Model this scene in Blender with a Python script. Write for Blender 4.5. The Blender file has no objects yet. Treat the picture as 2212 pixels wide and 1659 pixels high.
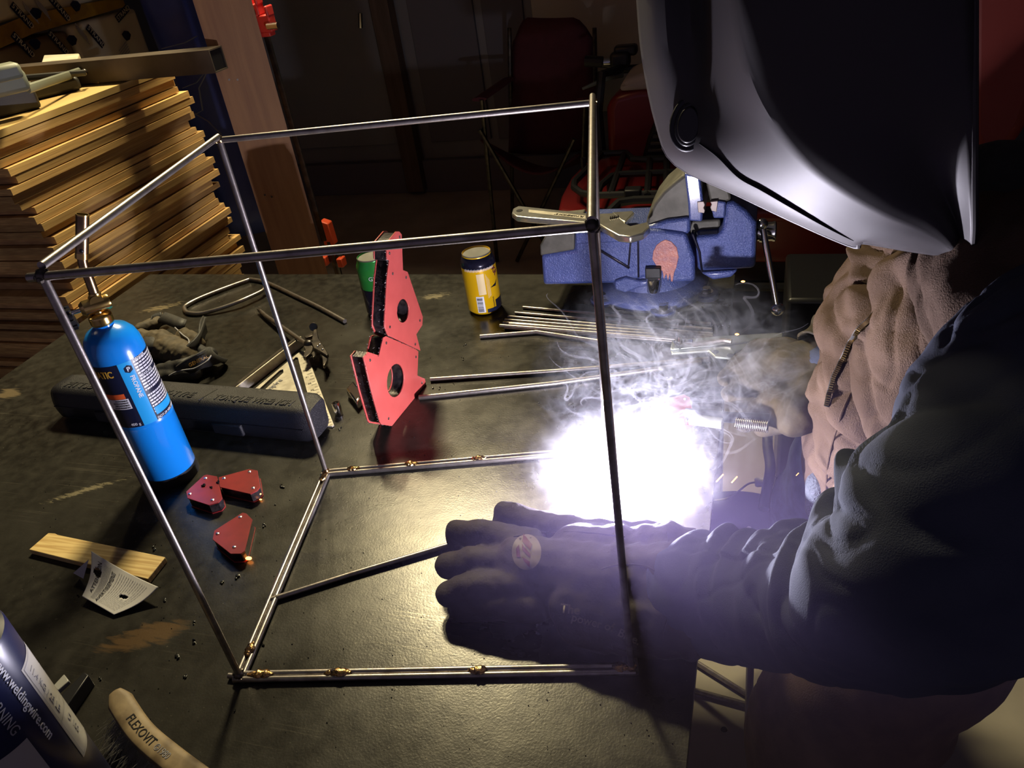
import bpy, bmesh, math, random
from mathutils import Vector, Matrix, noise
from mathutils.bvhtree import BVHTree
random.seed(7)
sc = bpy.context.scene
COL = sc.collection
V = Vector
PI = math.pi
# ---------------------------------------------------------------- camera
F = 1709.105
CAM = V((0, 0, 1.5818))
RT = V((0.95521125, 0.26650214, -0.12863932)); UP = V((-0.04083266, 0.54924315, 0.8346644)); FW = V((-0.29309411, 0.79202814, -0.53552522))
cd = bpy.data.cameras.new('camera'); cam = bpy.data.objects.new('camera', cd); COL.objects.link(cam)
cd.sensor_fit = 'HORIZONTAL'; cd.sensor_width = 36.0; cd.lens = F * 36 / 2212; cd.clip_start = 0.02; cd.clip_end = 60
m = Matrix.Identity(4)
for i in range(3):
    m[i][0] = RT[i]; m[i][1] = UP[i]; m[i][2] = -FW[i]; m[i][3] = CAM[i]
cam.matrix_world = m
sc.camera = cam
# ---------------------------------------------------------------- colour management, world, lights
sc.view_settings.view_transform = 'Standard'; sc.view_settings.look = 'None'
sc.view_settings.exposure = 0.0; sc.view_settings.gamma = 1.0; sc.view_settings.use_curve_mapping = False
sc.cycles.use_denoising = True
sc.cycles.volume_step_rate = 0.35; sc.cycles.volume_max_steps = 80
sc.cycles.max_bounces = 6; sc.cycles.volume_bounces = 0; sc.cycles.transparent_max_bounces = 24
sc.cycles.sample_clamp_indirect = 4.0; sc.cycles.caustics_reflective = False; sc.cycles.caustics_refractive = False
w = bpy.data.worlds.new('world'); sc.world = w; w.use_nodes = True
w.node_tree.nodes['Background'].inputs[0].default_value = (0.62, 0.5, 0.80, 1)
w.node_tree.nodes['Background'].inputs[1].default_value = 0.13  # dim purple fill, added to lift the dark parts of the room
ZT = 0.88                                   # bench top height
ARC = V((-0.168, 0.735, 0.912))
def light(name, kind, loc, energy, color, size=0.05, size_y=None, aim=None, spread=2.0):
    l = bpy.data.lights.new(name, kind); o = bpy.data.objects.new(name, l); COL.objects.link(o); o.location = loc
    l.energy = energy; l.color = color
    if kind == 'AREA':
        l.spread = spread; l.shape = 'RECTANGLE'; l.size = size; l.size_y = size_y or size
        o.rotation_euler = (V(aim) - V(loc)).to_track_quat('-Z', 'Y').to_euler()
    else: l.shadow_soft_size = size
    return o
light('arc_light', 'POINT', ARC, 62.0, (0.84, 0.80, 1.0), 0.008)
light('ceiling_lamp', 'AREA', (-1.0, 1.98, 2.45), 19.0, (1.0, 0.84, 0.50), 0.22, 0.14, aim=(-0.85, 0.75, 0.9))
light('ceiling_lamp_second', 'AREA', (-1.42, 2.12, 2.45), 17.0, (1.0, 0.84, 0.50), 0.22, 0.14, aim=(-1.6, 1.0, 0.9), spread=2.2)

# ---------------------------------------------------------------- helpers
def ray(px, py): return ((px - 1106) / F * RT - (py - 829.5) / F * UP + FW)
def onp(px, py, P, n):
    d = ray(px, py); n = V(n); return CAM + d * ((V(P) - CAM).dot(n) / d.dot(n))
def U(px, py, z=ZT): return onp(px, py, (0, 0, z), (0, 0, 1))
def ony(px, py, y): return onp(px, py, (0, y, 0), (0, 1, 0))
def onx(px, py, x): return onp(px, py, (x, 0, 0), (1, 0, 0))
def at(px, py, t): d = ray(px, py); return CAM + d.normalized() * t

class MB:
    def __init__(s): s.v = []; s.f = []; s.sm = []
    def add(s, vs, fs, smooth=False):
        o = len(s.v); s.v += [V(p) for p in vs]; s.f += [tuple(i + o for i in f) for f in fs]; s.sm += [smooth] * len(fs); return s
    def box(s, c, d, ax=None):
        ax = ax or (V((1, 0, 0)), V((0, 1, 0)), V((0, 0, 1))); c = V(c)
        vs = [c + ax[0] * (d[0] / 2 * i) + ax[1] * (d[1] / 2 * j) + ax[2] * (d[2] / 2 * k) for i in (-1, 1) for j in (-1, 1) for k in (-1, 1)]
        return s.add(vs, [(0, 1, 3, 2), (4, 6, 7, 5), (0, 4, 5, 1), (2, 3, 7, 6), (0, 2, 6, 4), (1, 5, 7, 3)])
    def prism(s, pts, ex):
        ex = V(ex); n = len(pts); vs = [V(p) for p in pts] + [V(p) + ex for p in pts]
        nn = V((0, 0, 0))
        for i in range(n): nn += V(pts[i]).cross(V(pts[(i + 1) % n]))
        fs = [tuple(range(n))[::-1], tuple(range(n, 2 * n))] + [(i, (i + 1) % n, n + (i + 1) % n, n + i) for i in range(n)]
        if nn.dot(ex) < 0: fs = [f[::-1] for f in fs]
        return s.add(vs, fs)
    def tube(s, path, r, seg=10, caps=True, flat=1.0, upv=None):
        path = [V(p) for p in path]; n = len(path)
        rs = r if isinstance(r, (list, tuple)) else [r] * n
        t0 = (path[1] - path[0]).normalized()
        u = V(upv) if upv is not None else (V((0, 0, 1)) if abs(t0.z) < .9 else V((1, 0, 0)))
        vs = []; fs = []
        for i in range(n):
            t = (path[min(i + 1, n - 1)] - path[max(i - 1, 0)]).normalized()
            u = (u - t * u.dot(t)).normalized(); w_ = t.cross(u)
            for k in range(seg):
                a = 2 * PI * k / seg; vs.append(path[i] + (w_ * math.cos(a) + u * math.sin(a) * flat) * rs[i])
        for i in range(n - 1):
            for k in range(seg):
                a, b = i * seg + k, i * seg + (k + 1) % seg; fs.append((a, b, b + seg, a + seg))
        if caps: fs += [tuple(range(seg))[::-1], tuple(range((n - 1) * seg, n * seg))]
        return s.add(vs, fs, True)
    def lathe(s, prof, base, ax=(0, 0, 1), seg=32, closed=False):
        ax = V(ax).normalized(); u = ax.orthogonal().normalized(); w_ = ax.cross(u); base = V(base); vs = []; fs = []
        for r, z in prof:
            for k in range(seg):
                a = 2 * PI * k / seg; vs.append(base + ax * z + (u * math.cos(a) + w_ * math.sin(a)) * r)
        n = len(prof)
        for i in range(n - 1 + (1 if closed else 0)):
            for k in range(seg):
                a, b = i * seg + k, i * seg + (k + 1) % seg; c, d = ((i + 1) % n) * seg + (k + 1) % seg, ((i + 1) % n) * seg + k
                fs.append((a, b, c, d))
        if not closed:
            if prof[0][0] > 1e-5: fs.append(tuple(range(seg))[::-1])
            if prof[-1][0] > 1e-5: fs.append(tuple(range((n - 1) * seg, n * seg)))
        return s.add(vs, fs, True)
    def ball(s, c, r, seg=12, sc_=(1, 1, 1)):
        n = seg // 2; vs = []; fs = []; c = V(c)
        for i in range(n + 1):
            p = PI * i / n
            for k in range(seg):
                a = 2 * PI * k / seg; vs.append(c + V((math.sin(p) * math.cos(a) * sc_[0], math.sin(p) * math.sin(a) * sc_[1], math.cos(p) * sc_[2])) * r)
        for i in range(n):
            for k in range(seg):
                a, b = i * seg + k, i * seg + (k + 1) % seg; fs.append((a, a + seg, b + seg, b))
        return s.add(vs, fs, True)
ORG = {}
def link(name, mb, mat_, parent=None, bev=0, angle=35, seg=2):
    me = bpy.data.meshes.new(name); o = bpy.data.objects.new(name, me); COL.objects.link(o)
    if parent is not None: org = ORG[parent.name]; o.parent = parent
    else:
        xs = [p.x for p in mb.v]; ys = [p.y for p in mb.v]; zs = [p.z for p in mb.v]
        org = V(((min(xs) + max(xs)) / 2, (min(ys) + max(ys)) / 2, min(zs))); o.location = org
    ORG[o.name] = org
    me.from_pydata([p - org for p in mb.v], [], mb.f)
    me.materials.append(mat_)
    bm = bmesh.new(); bm.from_mesh(me); bmesh.ops.remove_doubles(bm, verts=bm.verts, dist=1e-6); bmesh.ops.recalc_face_normals(bm, faces=bm.faces); bm.to_mesh(me); bm.free()
    for p in me.polygons: p.use_smooth = True
    me.set_sharp_from_angle(angle=math.radians(angle))
    if bev:
        b = o.modifiers.new('bevel', 'BEVEL'); b.width = bev; b.segments = seg; b.limit_method = 'ANGLE'; b.angle_limit = math.radians(40)
    return o
def tag(o, label=None, cat=None, group=None, kind=None):
    if label: o['label'] = label
    if cat: o['category'] = cat
    if group: o['group'] = group
    if kind: o['kind'] = kind
    return o
def thing(name, loc, label, cat, group=None):
    o = bpy.data.objects.new(name, None); COL.objects.link(o); o.location = loc; o.empty_display_size = .02
    ORG[o.name] = V(loc); return tag(o, label, cat, group)
def plate_geo(outer, holes, thick):
    """2D outline with holes, filled and extruded; returns verts (x,y,z 0..thick) and faces"""
    cu = bpy.data.curves.new('tmp', 'CURVE'); cu.dimensions = '2D'; cu.fill_mode = 'BOTH'; cu.extrude = thick / 2
    for loop in [outer] + list(holes):
        sp = cu.splines.new('POLY'); sp.points.add(len(loop) - 1)
        for p, q in zip(sp.points, loop): p.co = (q[0], q[1], 0, 1)
        sp.use_cyclic_u = True
    return curve_geo(cu, thick / 2)
def curve_geo(cu, dz):
    o = bpy.data.objects.new('tmp', cu); COL.objects.link(o)
    me = bpy.data.meshes.new_from_object(o.evaluated_get(bpy.context.evaluated_depsgraph_get()))
    vs = [(v.co.x, v.co.y, v.co.z + dz) for v in me.vertices]; fs = [tuple(p.vertices) for p in me.polygons]
    bpy.data.objects.remove(o); bpy.data.curves.remove(cu); bpy.data.meshes.remove(me)
    return vs, fs
TC = {}
def text_geo(s, size=1.0, thick=0.0, sx=1.0, bold=0.0, align='LEFT'):
    k = (s, size, thick, sx, bold, align)
    if k not in TC:
        cu = bpy.data.curves.new('txt', 'FONT'); cu.body = s; cu.size = size; cu.extrude = thick / 2; cu.align_x = align; cu.resolution_u = 3; cu.offset = bold
        vs, fs = curve_geo(cu, thick / 2)
        TC[k] = ([(a * sx, b, c) for a, b, c in vs], fs)
    return TC[k]
def text(name, s, size, fn, mat_, parent, thick=0.0004, sx=1.0, bold=0.0, align='LEFT'):
    """fn(x, y, z) maps flat text coordinates on to the surface"""
    vs, fs = text_geo(s, size, thick, sx, bold, align)
    mb = MB(); mb.add([fn(*p) for p in vs], fs)
    return link(name, mb, mat_, parent, angle=30)
def frame(O, X, Y):
    O = V(O); X = V(X).normalized(); Y = V(Y); Y = (Y - X * Y.dot(X)).normalized(); N = X.cross(Y)
    return lambda x, y, z=0: O + X * x + Y * y + N * z
def blob_geo(caps, voxel=0.004, smooth=4, seg=14, fac=.5):
    mb = MB()
    for p0, r0, p1, r1 in caps:
        p0 = V(p0); p1 = V(p1); L = (p1 - p0).length
        if L < 1e-5: p1 = p0 + V((0, 0, 1e-3)); L = 1e-3
        prof = [(max(1e-6, r0 * math.sin(a * PI / 10)), -r0 * math.cos(a * PI / 10)) for a in range(0, 6)]
        prof += [(max(1e-6, r1 * math.cos(a * PI / 10)), L + r1 * math.sin(a * PI / 10)) for a in range(0, 6)]
        prof[0] = (0, prof[0][1]); prof[-1] = (0, prof[-1][1])
        prof[0] = (1e-7, prof[0][1]); prof[-1] = (1e-7, prof[-1][1])
        mb.lathe(prof, p0, p1 - p0, seg)
    me = bpy.data.meshes.new('tmp'); me.from_pydata(mb.v, [], mb.f); o = bpy.data.objects.new('tmp', me); COL.objects.link(o)
    bm = bmesh.new(); bm.from_mesh(me); bmesh.ops.remove_doubles(bm, verts=bm.verts, dist=1e-6); bmesh.ops.recalc_face_normals(bm, faces=bm.faces); bm.to_mesh(me); bm.free()
    r = o.modifiers.new('r', 'REMESH'); r.mode = 'VOXEL'; r.voxel_size = voxel
    if smooth: q = o.modifiers.new('s', 'SMOOTH'); q.iterations = smooth; q.factor = fac
    m2 = bpy.data.meshes.new_from_object(o.evaluated_get(bpy.context.evaluated_depsgraph_get()))
    out = MB(); out.v = [v.co.copy() for v in m2.vertices]; out.f = [tuple(p.vertices) for p in m2.polygons]; out.n = [v.normal.copy() for v in m2.vertices]
    bpy.data.objects.remove(o); bpy.data.meshes.remove(m2)
    return out
def bvh(mb): return BVHTree.FromPolygons(mb.v, [f for f in mb.f])
def hit(tree, px, py, lift=0.0008, fall=None):
    d = ray(px, py).normalized(); h = tree.ray_cast(CAM, d)
    if h[0] is None:
        return fall
    n = h[1] if h[1].dot(d) < 0 else -h[1]
    return h[0] + n * lift

# ---------------------------------------------------------------- materials
def mat(name, col, rough=.5, metal=0., col2=None, scale=20., bump=0., bscale=None, detail=4., stretch=None, spec=None, contrast=(.35, .65), rnd=0., emit=None, coat=0., dist=.001, kind='NOISE', rr=0.):
    m_ = bpy.data.materials.new(name); m_.use_nodes = True; nt = m_.node_tree; b = nt.nodes['Principled BSDF']; L = nt.links.new
    b.inputs['Base Color'].default_value = (*col, 1); b.inputs['Roughness'].default_value = rough; b.inputs['Metallic'].default_value = metal
    if spec is not None: b.inputs['Specular IOR Level'].default_value = spec
    if coat: b.inputs['Coat Weight'].default_value = coat; b.inputs['Coat Roughness'].default_value = .15
    tc = nt.nodes.new('ShaderNodeTexCoord'); mp = nt.nodes.new('ShaderNodeMapping'); L(tc.outputs['Object'], mp.inputs[0])
    if stretch: mp.inputs['Scale'].default_value = stretch
    out = None
    if col2 is not None:
        n = nt.nodes.new('ShaderNodeTexNoise'); n.inputs['Scale'].default_value = scale; n.inputs['Detail'].default_value = detail; L(mp.outputs[0], n.inputs[0])
        r = nt.nodes.new('ShaderNodeValToRGB'); r.color_ramp.elements[0].position = contrast[0]; r.color_ramp.elements[1].position = contrast[1]
        r.color_ramp.elements[0].color = (*col, 1); r.color_ramp.elements[1].color = (*col2, 1); L(n.outputs[0], r.inputs[0]); out = r.outputs[0]
        if rr:
            mr = nt.nodes.new('ShaderNodeMapRange'); mr.inputs[3].default_value = rough; mr.inputs[4].default_value = rough + rr; L(n.outputs[0], mr.inputs[0]); L(mr.outputs[0], b.inputs['Roughness'])
    if rnd:
        oi = nt.nodes.new('ShaderNodeObjectInfo'); hs = nt.nodes.new('ShaderNodeHueSaturation'); mr = nt.nodes.new('ShaderNodeMapRange')
        mr.inputs[3].default_value = 1 - rnd; mr.inputs[4].default_value = 1 + rnd; L(oi.outputs['Random'], mr.inputs[0]); L(mr.outputs[0], hs.inputs['Value'])
        hs.inputs['Color'].default_value = (*col, 1)
        if out: L(out, hs.inputs['Color'])
        out = hs.outputs[0]
    if out: L(out, b.inputs['Base Color'])
    if bump:
        if kind == 'NOISE':
            n2 = nt.nodes.new('ShaderNodeTexNoise'); n2.inputs['Detail'].default_value = 3; o2 = n2.outputs[0]
        else:
            n2 = nt.nodes.new('ShaderNodeTexVoronoi'); n2.feature = 'SMOOTH_F1'; o2 = n2.outputs['Distance']
        n2.inputs['Scale'].default_value = bscale or scale; L(mp.outputs[0], n2.inputs['Vector'])
        bp = nt.nodes.new('ShaderNodeBump'); bp.inputs['Strength'].default_value = bump; bp.inputs['Distance'].default_value = dist; L(o2, bp.inputs['Height']); L(bp.outputs[0], b.inputs['Normal'])
    if emit: b.inputs['Emission Color'].default_value = (*emit[0], 1); b.inputs['Emission Strength'].default_value = emit[1]
    m_['b'] = 1
    return m_
M = {}
M['steel'] = mat('rod_steel', (.40, .37, .35), .26, .92, (.24, .21, .19), 60, .15, 200, stretch=(1, 1, 1), rr=.2)
M['steel_dark'] = mat('dark_steel', (.06, .055, .055), .35, .9, (.14, .12, .10), 40)
M['weld'] = mat('weld_bead', (.20, .13, .08), .22, 1., (.75, .45, .16), 250, .8, 400, dist=.001)
M['chrome'] = mat('chrome', (.72, .72, .72), .12, 1.)
M['brass'] = mat('brass', (.80, .58, .22), .22, 1., (.66, .44, .15), 30)
M['brass_old'] = mat('burner_brass', (.42, .30, .16), .28, 1., (.25, .16, .09), 60)
M['black_plastic'] = mat('black_plastic', (.012, .012, .014), .35, 0)
M['black_rubber'] = mat('black_rubber', (.01, .01, .012), .6, 0)
M['red_plate'] = mat('red_magnet_paint', (.47, .080, .068), .34, 0, (.42, .068, .058), 30, .1, 500)
M['maroon_plate'] = mat('red_small_magnet', (.30, .026, .026), .3, 0, (.22, .02, .022), 40)
M['magnet_core'] = mat('magnet_core', (.012, .010, .012), .3, .3, (.05, .04, .04), 120, .4, 300)
M['fuzz'] = mat('steel_filings', (.10, .08, .08), .5, .6)
M['rivet'] = mat('rivet', (.6, .58, .56), .25, 1.)
M['blue_tank'] = mat('blue_tank_paint', (.008, .26, .85), .22, 0, (.008, .24, .80), 8, coat=.4)
M['navy'] = mat('navy_print', (.008, .011, .035), .3)
M['sky_print'] = mat('light_blue_print', (.02, .36, .80), .3)
M['white_print'] = mat('white_print', (.75, .76, .80), .4)
M['yellow_print'] = mat('gold_print', (.75, .42, .05), .4)
M['orange_print'] = mat('orange_print', (.85, .13, .03), .4)
M['black_print'] = mat('black_print', (.012, .012, .015), .4)
M['grey_print'] = mat('grey_print', (.30, .30, .33), .6)
M['can_yellow'] = mat('can_yellow', (.80, .47, .008), .25, .2)
M['can_cream'] = mat('can_cream', (.78, .62, .33), .35, .1)
M['can_green'] = mat('can_green', (.03, .30, .05), .25, .3)
M['can_dark'] = mat('can_dark', (.012, .012, .028), .2, .3)
M['alu'] = mat('aluminium', (.75, .74, .70), .25, .9, (.62, .61, .56), 40)
M['square_alu'] = mat('square_aluminium', (.62, .58, .48), .45, .35, (.42, .38, .30), 60, .1, 300)
M['case'] = mat('moulded_case', (.011, .011, .015), .40, 0, None, 20, .8, 900, dist=.0012)
M['jaw_steel'] = mat('jaw_steel', (.32, .27, .25), .5, .3)
M['vise_blue'] = mat('vise_blue', (.075, .105, .31), .28, .1, (.06, .09, .27), 20, .8, 420, coat=.5, dist=.0022)
M['vise_grey'] = mat('vise_bare_iron', (.075, .072, .058), .6, .3, (.12, .115, .095), 40, .3, 200)
M['primer'] = mat('salmon_primer', (.55, .22, .17), .4, 0, (.40, .16, .16), 80, .7, 260, dist=.002)
M['ply'] = mat('plywood', (.72, .48, .19), .62, 0, (.42, .235, .085), 7, .15, 40, stretch=(4, 1, 60), contrast=(.3, .7), rnd=.34)
M['plytop'] = mat('plywood_face', (.72, .50, .20), .55, 0, (.60, .39, .14), 3, .05, 40, stretch=(6, 1, 1))
M['board'] = mat('pine_board', (.72, .54, .23), .55, 0, (.52, .34, .12), 9, .1, 60, stretch=(1, 22, 1), contrast=(.42, .58))
M['post'] = mat('post_wood', (.40, .19, .065), .55, 0, (.30, .13, .045), 10, .1, 60, stretch=(6, 6, .4))
M['black_leather'] = mat('glove_black', (.02, .02, .022), .6, 0, (.035, .033, .03), 60, .4, 300)
M['tan_leather'] = mat('glove_tan', (.10, .075, .042), .75, 0, (.05, .04, .025), 40, .4, 200)
M['welding_glove'] = mat('welding_glove', (.030, .024, .026), .7, 0, (.05, .040, .036), 18, .5, 350, spec=.3)
M['olive_glove'] = mat('dirty_hide_glove', (.060, .042, .016), .8, 0, (.020, .017, .013), 16, .5, 150)
M['glove_patch'] = mat('glove_patch', (.17, .14, .115), .6)
M['maroon_print'] = mat('maroon_print', (.10, .012, .02), .6)
M['hoodie'] = mat('dark_fleece', (.050, .058, .088), .95, 0, (.062, .071, .104), 18, .5, 900, spec=.1)
M['jacket'] = mat('brown_canvas', (.125, .086, .064), .95, 0, (.070, .047, .034), 11, 1.0, 700, spec=.05, dist=.0012, detail=8)
M['pants'] = mat('work_pants', (.15, .10, .07), .9, 0, (.11, .075, .055), 30, .5, 500, spec=.15)
M['seam'] = mat('pale_thread', (.30, .21, .13), .8)
M['denim'] = mat('denim', (.05, .07, .16), .85, 0, (.035, .05, .12), 60, .4, 600)
M['lining'] = mat('fleece_lining', (.09, .10, .125), .95, 0, (.06, .07, .09), 60, 1.0, 300, dist=.003)
M['skin'] = mat('skin', (.45, .25, .18), .5)
M['helmet'] = mat('helmet_shell', (.030, .0265, .030), .54, 0, (.034, .030, .033), 10, spec=.4)
M['helmet_groove'] = mat('helmet_groove', (.008, .009, .014), .5)
M['lens'] = mat('dark_lens', (.01, .02, .01), .05)
M['concrete'] = mat('concrete', (.55, .50, .41), .8, 0, (.42, .38, .31), 5, .2, 60, detail=8)
M['wall'] = mat('wall_panel', (.30, .31, .33), .7, 0, (.25, .26, .28), 2)
M['wall_pale'] = mat('pale_panel', (.62, .60, .50), .7, 0, (.54, .52, .44), 2)
M['wall_dark'] = mat('dark_panel', (.17, .17, .20), .8)
M['stud'] = mat('stud_wood', (.16, .11, .085), .7, 0, (.11, .08, .06), 8, stretch=(4, 4, .4))
M['red_atv'] = mat('atv_red', (.22, .013, .013), .35, 0, (.18, .011, .012), 5, coat=.3)
M['black_rack'] = mat('black_rack', (.012, .012, .014), .45, 0)
M['grille'] = mat('grille_grey', (.10, .11, .08), .5)
M['maroon_cloth'] = mat('maroon_cloth', (.085, .018, .032), .85, 0, (.07, .015, .026), 20)
M['red_panel'] = mat('dark_red_plastic', (.22, .022, .012), .55)
M['clamp_red'] = mat('clamp_red', (.55, .04, .035), .4)
M['clamp_orange'] = mat('clamp_orange', (.65, .08, .03), .4)
M['wrap'] = mat('printed_wrap', (.66, .64, .50), .55, 0, (.54, .52, .40), 3, .1, 20)
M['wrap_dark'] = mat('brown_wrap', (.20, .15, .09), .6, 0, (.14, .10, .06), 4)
M['tape'] = mat('yellow_tape', (.45, .28, .03), .2, .2, (.28, .16, .03), 12, .4, 30)
M['tarp'] = mat('blue_tarp', (.05, .08, .36), .3, 0, (.03, .05, .24), 5, .3, 12, dist=.01)
M['plastic_film'] = mat('plastic_film', (.25, .28, .42), .2)
M['tool_case'] = mat('black_tool_case', (.030, .028, .024), .5, 0)
M['grey_case'] = mat('grey_tool_case', (.16, .17, .13), .5, 0)
M['white_block'] = mat('white_block', (.75, .72, .58), .4, 0, (.62, .58, .42), 20)
M['tube_steel'] = mat('square_tube', (.13, .10, .075), .5, .4, (.09, .07, .055), 15)
M['clamp_steel'] = mat('galvanised', (.58, .62, .58), .28, .85, (.42, .48, .44), 30)
M['paper'] = mat('paper', (.62, .61, .60), .7)
M['tube_blue'] = mat('wire_tube_navy', (.010, .014, .055), .28, 0)
M['tube_label'] = mat('wire_tube_label', (.46, .45, .42), .4)
M['brush_wood'] = mat('brush_wood', (.36, .27, .15), .6, 0, (.17, .12, .065), 40, .2, 60)
M['bristle'] = mat('wire_bristle', (.62, .60, .56), .4, .6)
M['slag'] = mat('slag', (.02, .02, .02), .3, .5)
M['spark'] = mat('spark', (1, .4, .1), .5, emit=((1.0, .30, .06), 9.0))
M['clear'] = mat('translucent_plastic', (.35, .35, .33), .3)
M['stool'] = mat('stool_vinyl', (.015, .014, .022), .35)
M['grey_handle'] = mat('grey_handle', (.33, .32, .24), .5)
M['green'] = mat('green_paint', (.06, .16, .04), .5)
M['arc'] = mat('arc_plasma', (1, 1, 1), .5, emit=((.85, .85, 1.0), 200.0))

# bench top material: oily plate with scratches, smudges, a rusty ground patch
def bench_mat():
    m_ = bpy.data.materials.new('bench_plate'); m_.use_nodes = True; nt = m_.node_tree; b = nt.nodes['Principled BSDF']; L = nt.links.new
    tc = nt.nodes.new('ShaderNodeTexCoord')
    def nz(scale, detail=4, stretch=None, rot=None, dist=0):
        mp = nt.nodes.new('ShaderNodeMapping'); L(tc.outputs['Object'], mp.inputs[0])
        if stretch: mp.inputs['Scale'].default_value = stretch
        if rot: mp.inputs['Rotation'].default_value = (0, 0, rot)
        n = nt.nodes.new('ShaderNodeTexNoise'); n.inputs['Scale'].default_value = scale; n.inputs['Detail'].default_value = detail; n.inputs['Distortion'].default_value = dist; L(mp.outputs[0], n.inputs[0]); return n.outputs[0]
    def ramp(src, a, b_, c0=(0, 0, 0), c1=(1, 1, 1)):
        r = nt.nodes.new('ShaderNodeValToRGB'); r.color_ramp.elements[0].position = a; r.color_ramp.elements[1].position = b_
        r.color_ramp.elements[0].color = (*c0, 1); r.color_ramp.elements[1].color = (*c1, 1); L(src, r.inputs[0]); return r.outputs[0]
    def mix(fac, a, b_):
        x = nt.nodes.new('ShaderNodeMix'); x.data_type = 'RGBA'; L(fac, x.inputs[0])
        for i, s in ((6, a), (7, b_)):
            if isinstance(s, tuple): x.inputs[i].default_value = (*s, 1)
            else: L(s, x.inputs[i])
        return x.outputs[2]
    base = mix(ramp(nz(60, 10), .35, .7), ramp(nz(3.5, 10), .3, .7, (.013, .012, .011), (.044, .041, .034)), (.050, .047, .039))
    s1 = ramp(nz(14, 3, (.35, 46, 1), .5), .63, .70)
    s2 = ramp(nz(12, 3, (.35, 60, 1), -.35), .64, .71)
    gate = ramp(nz(5, 3), .52, .66)
    mm = nt.nodes.new('ShaderNodeMath'); mm.operation = 'MAXIMUM'; L(s1, mm.inputs[0]); L(s2, mm.inputs[1])
    mg = nt.nodes.new('ShaderNodeMath'); mg.operation = 'MULTIPLY'; L(mm.outputs[0], mg.inputs[0]); L(gate, mg.inputs[1])
    c = mix(mg.outputs[0], base, (.12, .11, .085))
    sp = ramp(nz(260, 2), .73, .78); c = mix(sp, c, (.13, .12, .095))
    # blotches with a place of their own
    def spot(x, y, rx, ry, rot, nscale, th, colr, c_in):
        mp = nt.nodes.new('ShaderNodeMapping'); mp.vector_type = 'TEXTURE'; L(tc.outputs['Object'], mp.inputs[0]); mp.inputs['Location'].default_value = (x, y, 0); mp.inputs['Rotation'].default_value = (0, 0, rot); mp.inputs['Scale'].default_value = (rx, ry, 10)
        ln = nt.nodes.new('ShaderNodeVectorMath'); ln.operation = 'LENGTH'; L(mp.outputs[0], ln.inputs[0])
        n = nz(nscale, 6, (1, 5, 1), rot, .6)
        a = nt.nodes.new('ShaderNodeMath'); a.operation = 'MULTIPLY_ADD'; L(n, a.inputs[0]); a.inputs[1].default_value = 1.6; a.inputs[2].default_value = -.8
        s = nt.nodes.new('ShaderNodeMath'); s.operation = 'ADD'; L(a.outputs[0], s.inputs[0]); L(ln.outputs['Value'], s.inputs[1])
        return mix(ramp(s.outputs[0], th, th + .30, (.8, .8, .8), (0, 0, 0)), c_in, colr)
    o = ORG['bench_top']
    def so(px, py): p = U(px, py); return p.x - o.x, p.y - o.y
    x, y = so(312, 1375); c = spot(x, y, .062, .024, .5, 24, .52, (.17, .105, .05), c)
    x, y = so(180, 1060); c = spot(x, y, .10, .014, .62, 80, .22, (.32, .28, .18), c)
    x, y = so(345, 665); c = spot(x, y, .08, .025, .5, 50, .25, (.28, .23, .14), c)
    x, y = so(940, 640); c = spot(x, y, .06, .03, .2, 70, .15, (.3, .26, .17), c)
    x, y = so(20, 850); c = spot(x, y, .05, .04, .2, 20, .3, (.22, .17, .10), c)
    x, y = so(655, 1205); c = spot(x, y, .06, .02, .2, 70, .45, (.02, .018, .02), c)
    L(c, b.inputs['Base Color'])
    r = nt.nodes.new('ShaderNodeMapRange'); r.inputs[3].default_value = .16; r.inputs[4].default_value = .40; L(nz(14, 8), r.inputs[0]); L(r.outputs[0], b.inputs['Roughness'])
    b.inputs['Metallic'].default_value = .40
    bp = nt.nodes.new('ShaderNodeBump'); bp.inputs['Strength'].default_value = .12; bp.inputs['Distance'].default_value = .001; L(nz(420, 3), bp.inputs['Height']); L(bp.outputs[0], b.inputs['Normal'])
    return m_

# ================================================================ SETTING
def struct(name, mb, mat_, **k): o = link(name, mb, mat_, **k); o['kind'] = 'structure'; return o
struct('floor', MB().box((-.6, 1.6, -.05), (7.4, 6.6, .1)), M['concrete'])
struct('ceiling', MB().box((-.6, 1.6, 2.85), (7.4, 6.6, .1)), M['wall_dark'])
wb = struct('wall_back', MB().box((-.6, 4.55, 1.4), (7.4, .1, 2.8)), M['wall'])
struct('wall_left', MB().box((-4.0, 1.6, 1.4), (.1, 6.6, 2.8)), M['wall_dark'])
struct('wall_right', MB().box((2.8, 1.6, 1.4), (.1, 6.6, 2.8)), M['wall_dark'])
# sheets of panelling on the back wall with a pale one behind the folding chair
for (x0, x1, z0, z1, k) in [(-3.9, -2.95, .25, 2.75, 'wall_dark'), (-2.90, -2.12, .3, 2.75, 'wall'), (-1.93, -1.55, .3, 2.75, 'wall_dark'), (-1.50, -1.27, .3, 2.75, 'wall_dark'), (-1.22, -.42, .42, 2.75, 'wall_pale'), (-.40, .5, .42, 2.75, 'wall_pale'), (.55, 1.4, .3, 2.75, 'wall')]:
    link('wall_panel', MB().box(((x0 + x1) / 2, 4.485, (z0 + z1) / 2), (x1 - x0, .025, z1 - z0)), M[k], wb, bev=.003)
p = ony(812, 0, 4.4)
tr = struct('trim_1', MB().box((p.x + .02, 4.42, 1.4), (.11, .09, 2.75)), M['stud'], bev=.004)
hd = link('door_pull', MB().tube([ony(778, 28, 4.38), ony(779, 60, 4.38)], .012, 8), M['chrome'], wb)
struct('baseboard_back', MB().box((-1.9, 4.46, .10), (3.2, .05, .2)), M['wall_dark'], bev=.004)

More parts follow.
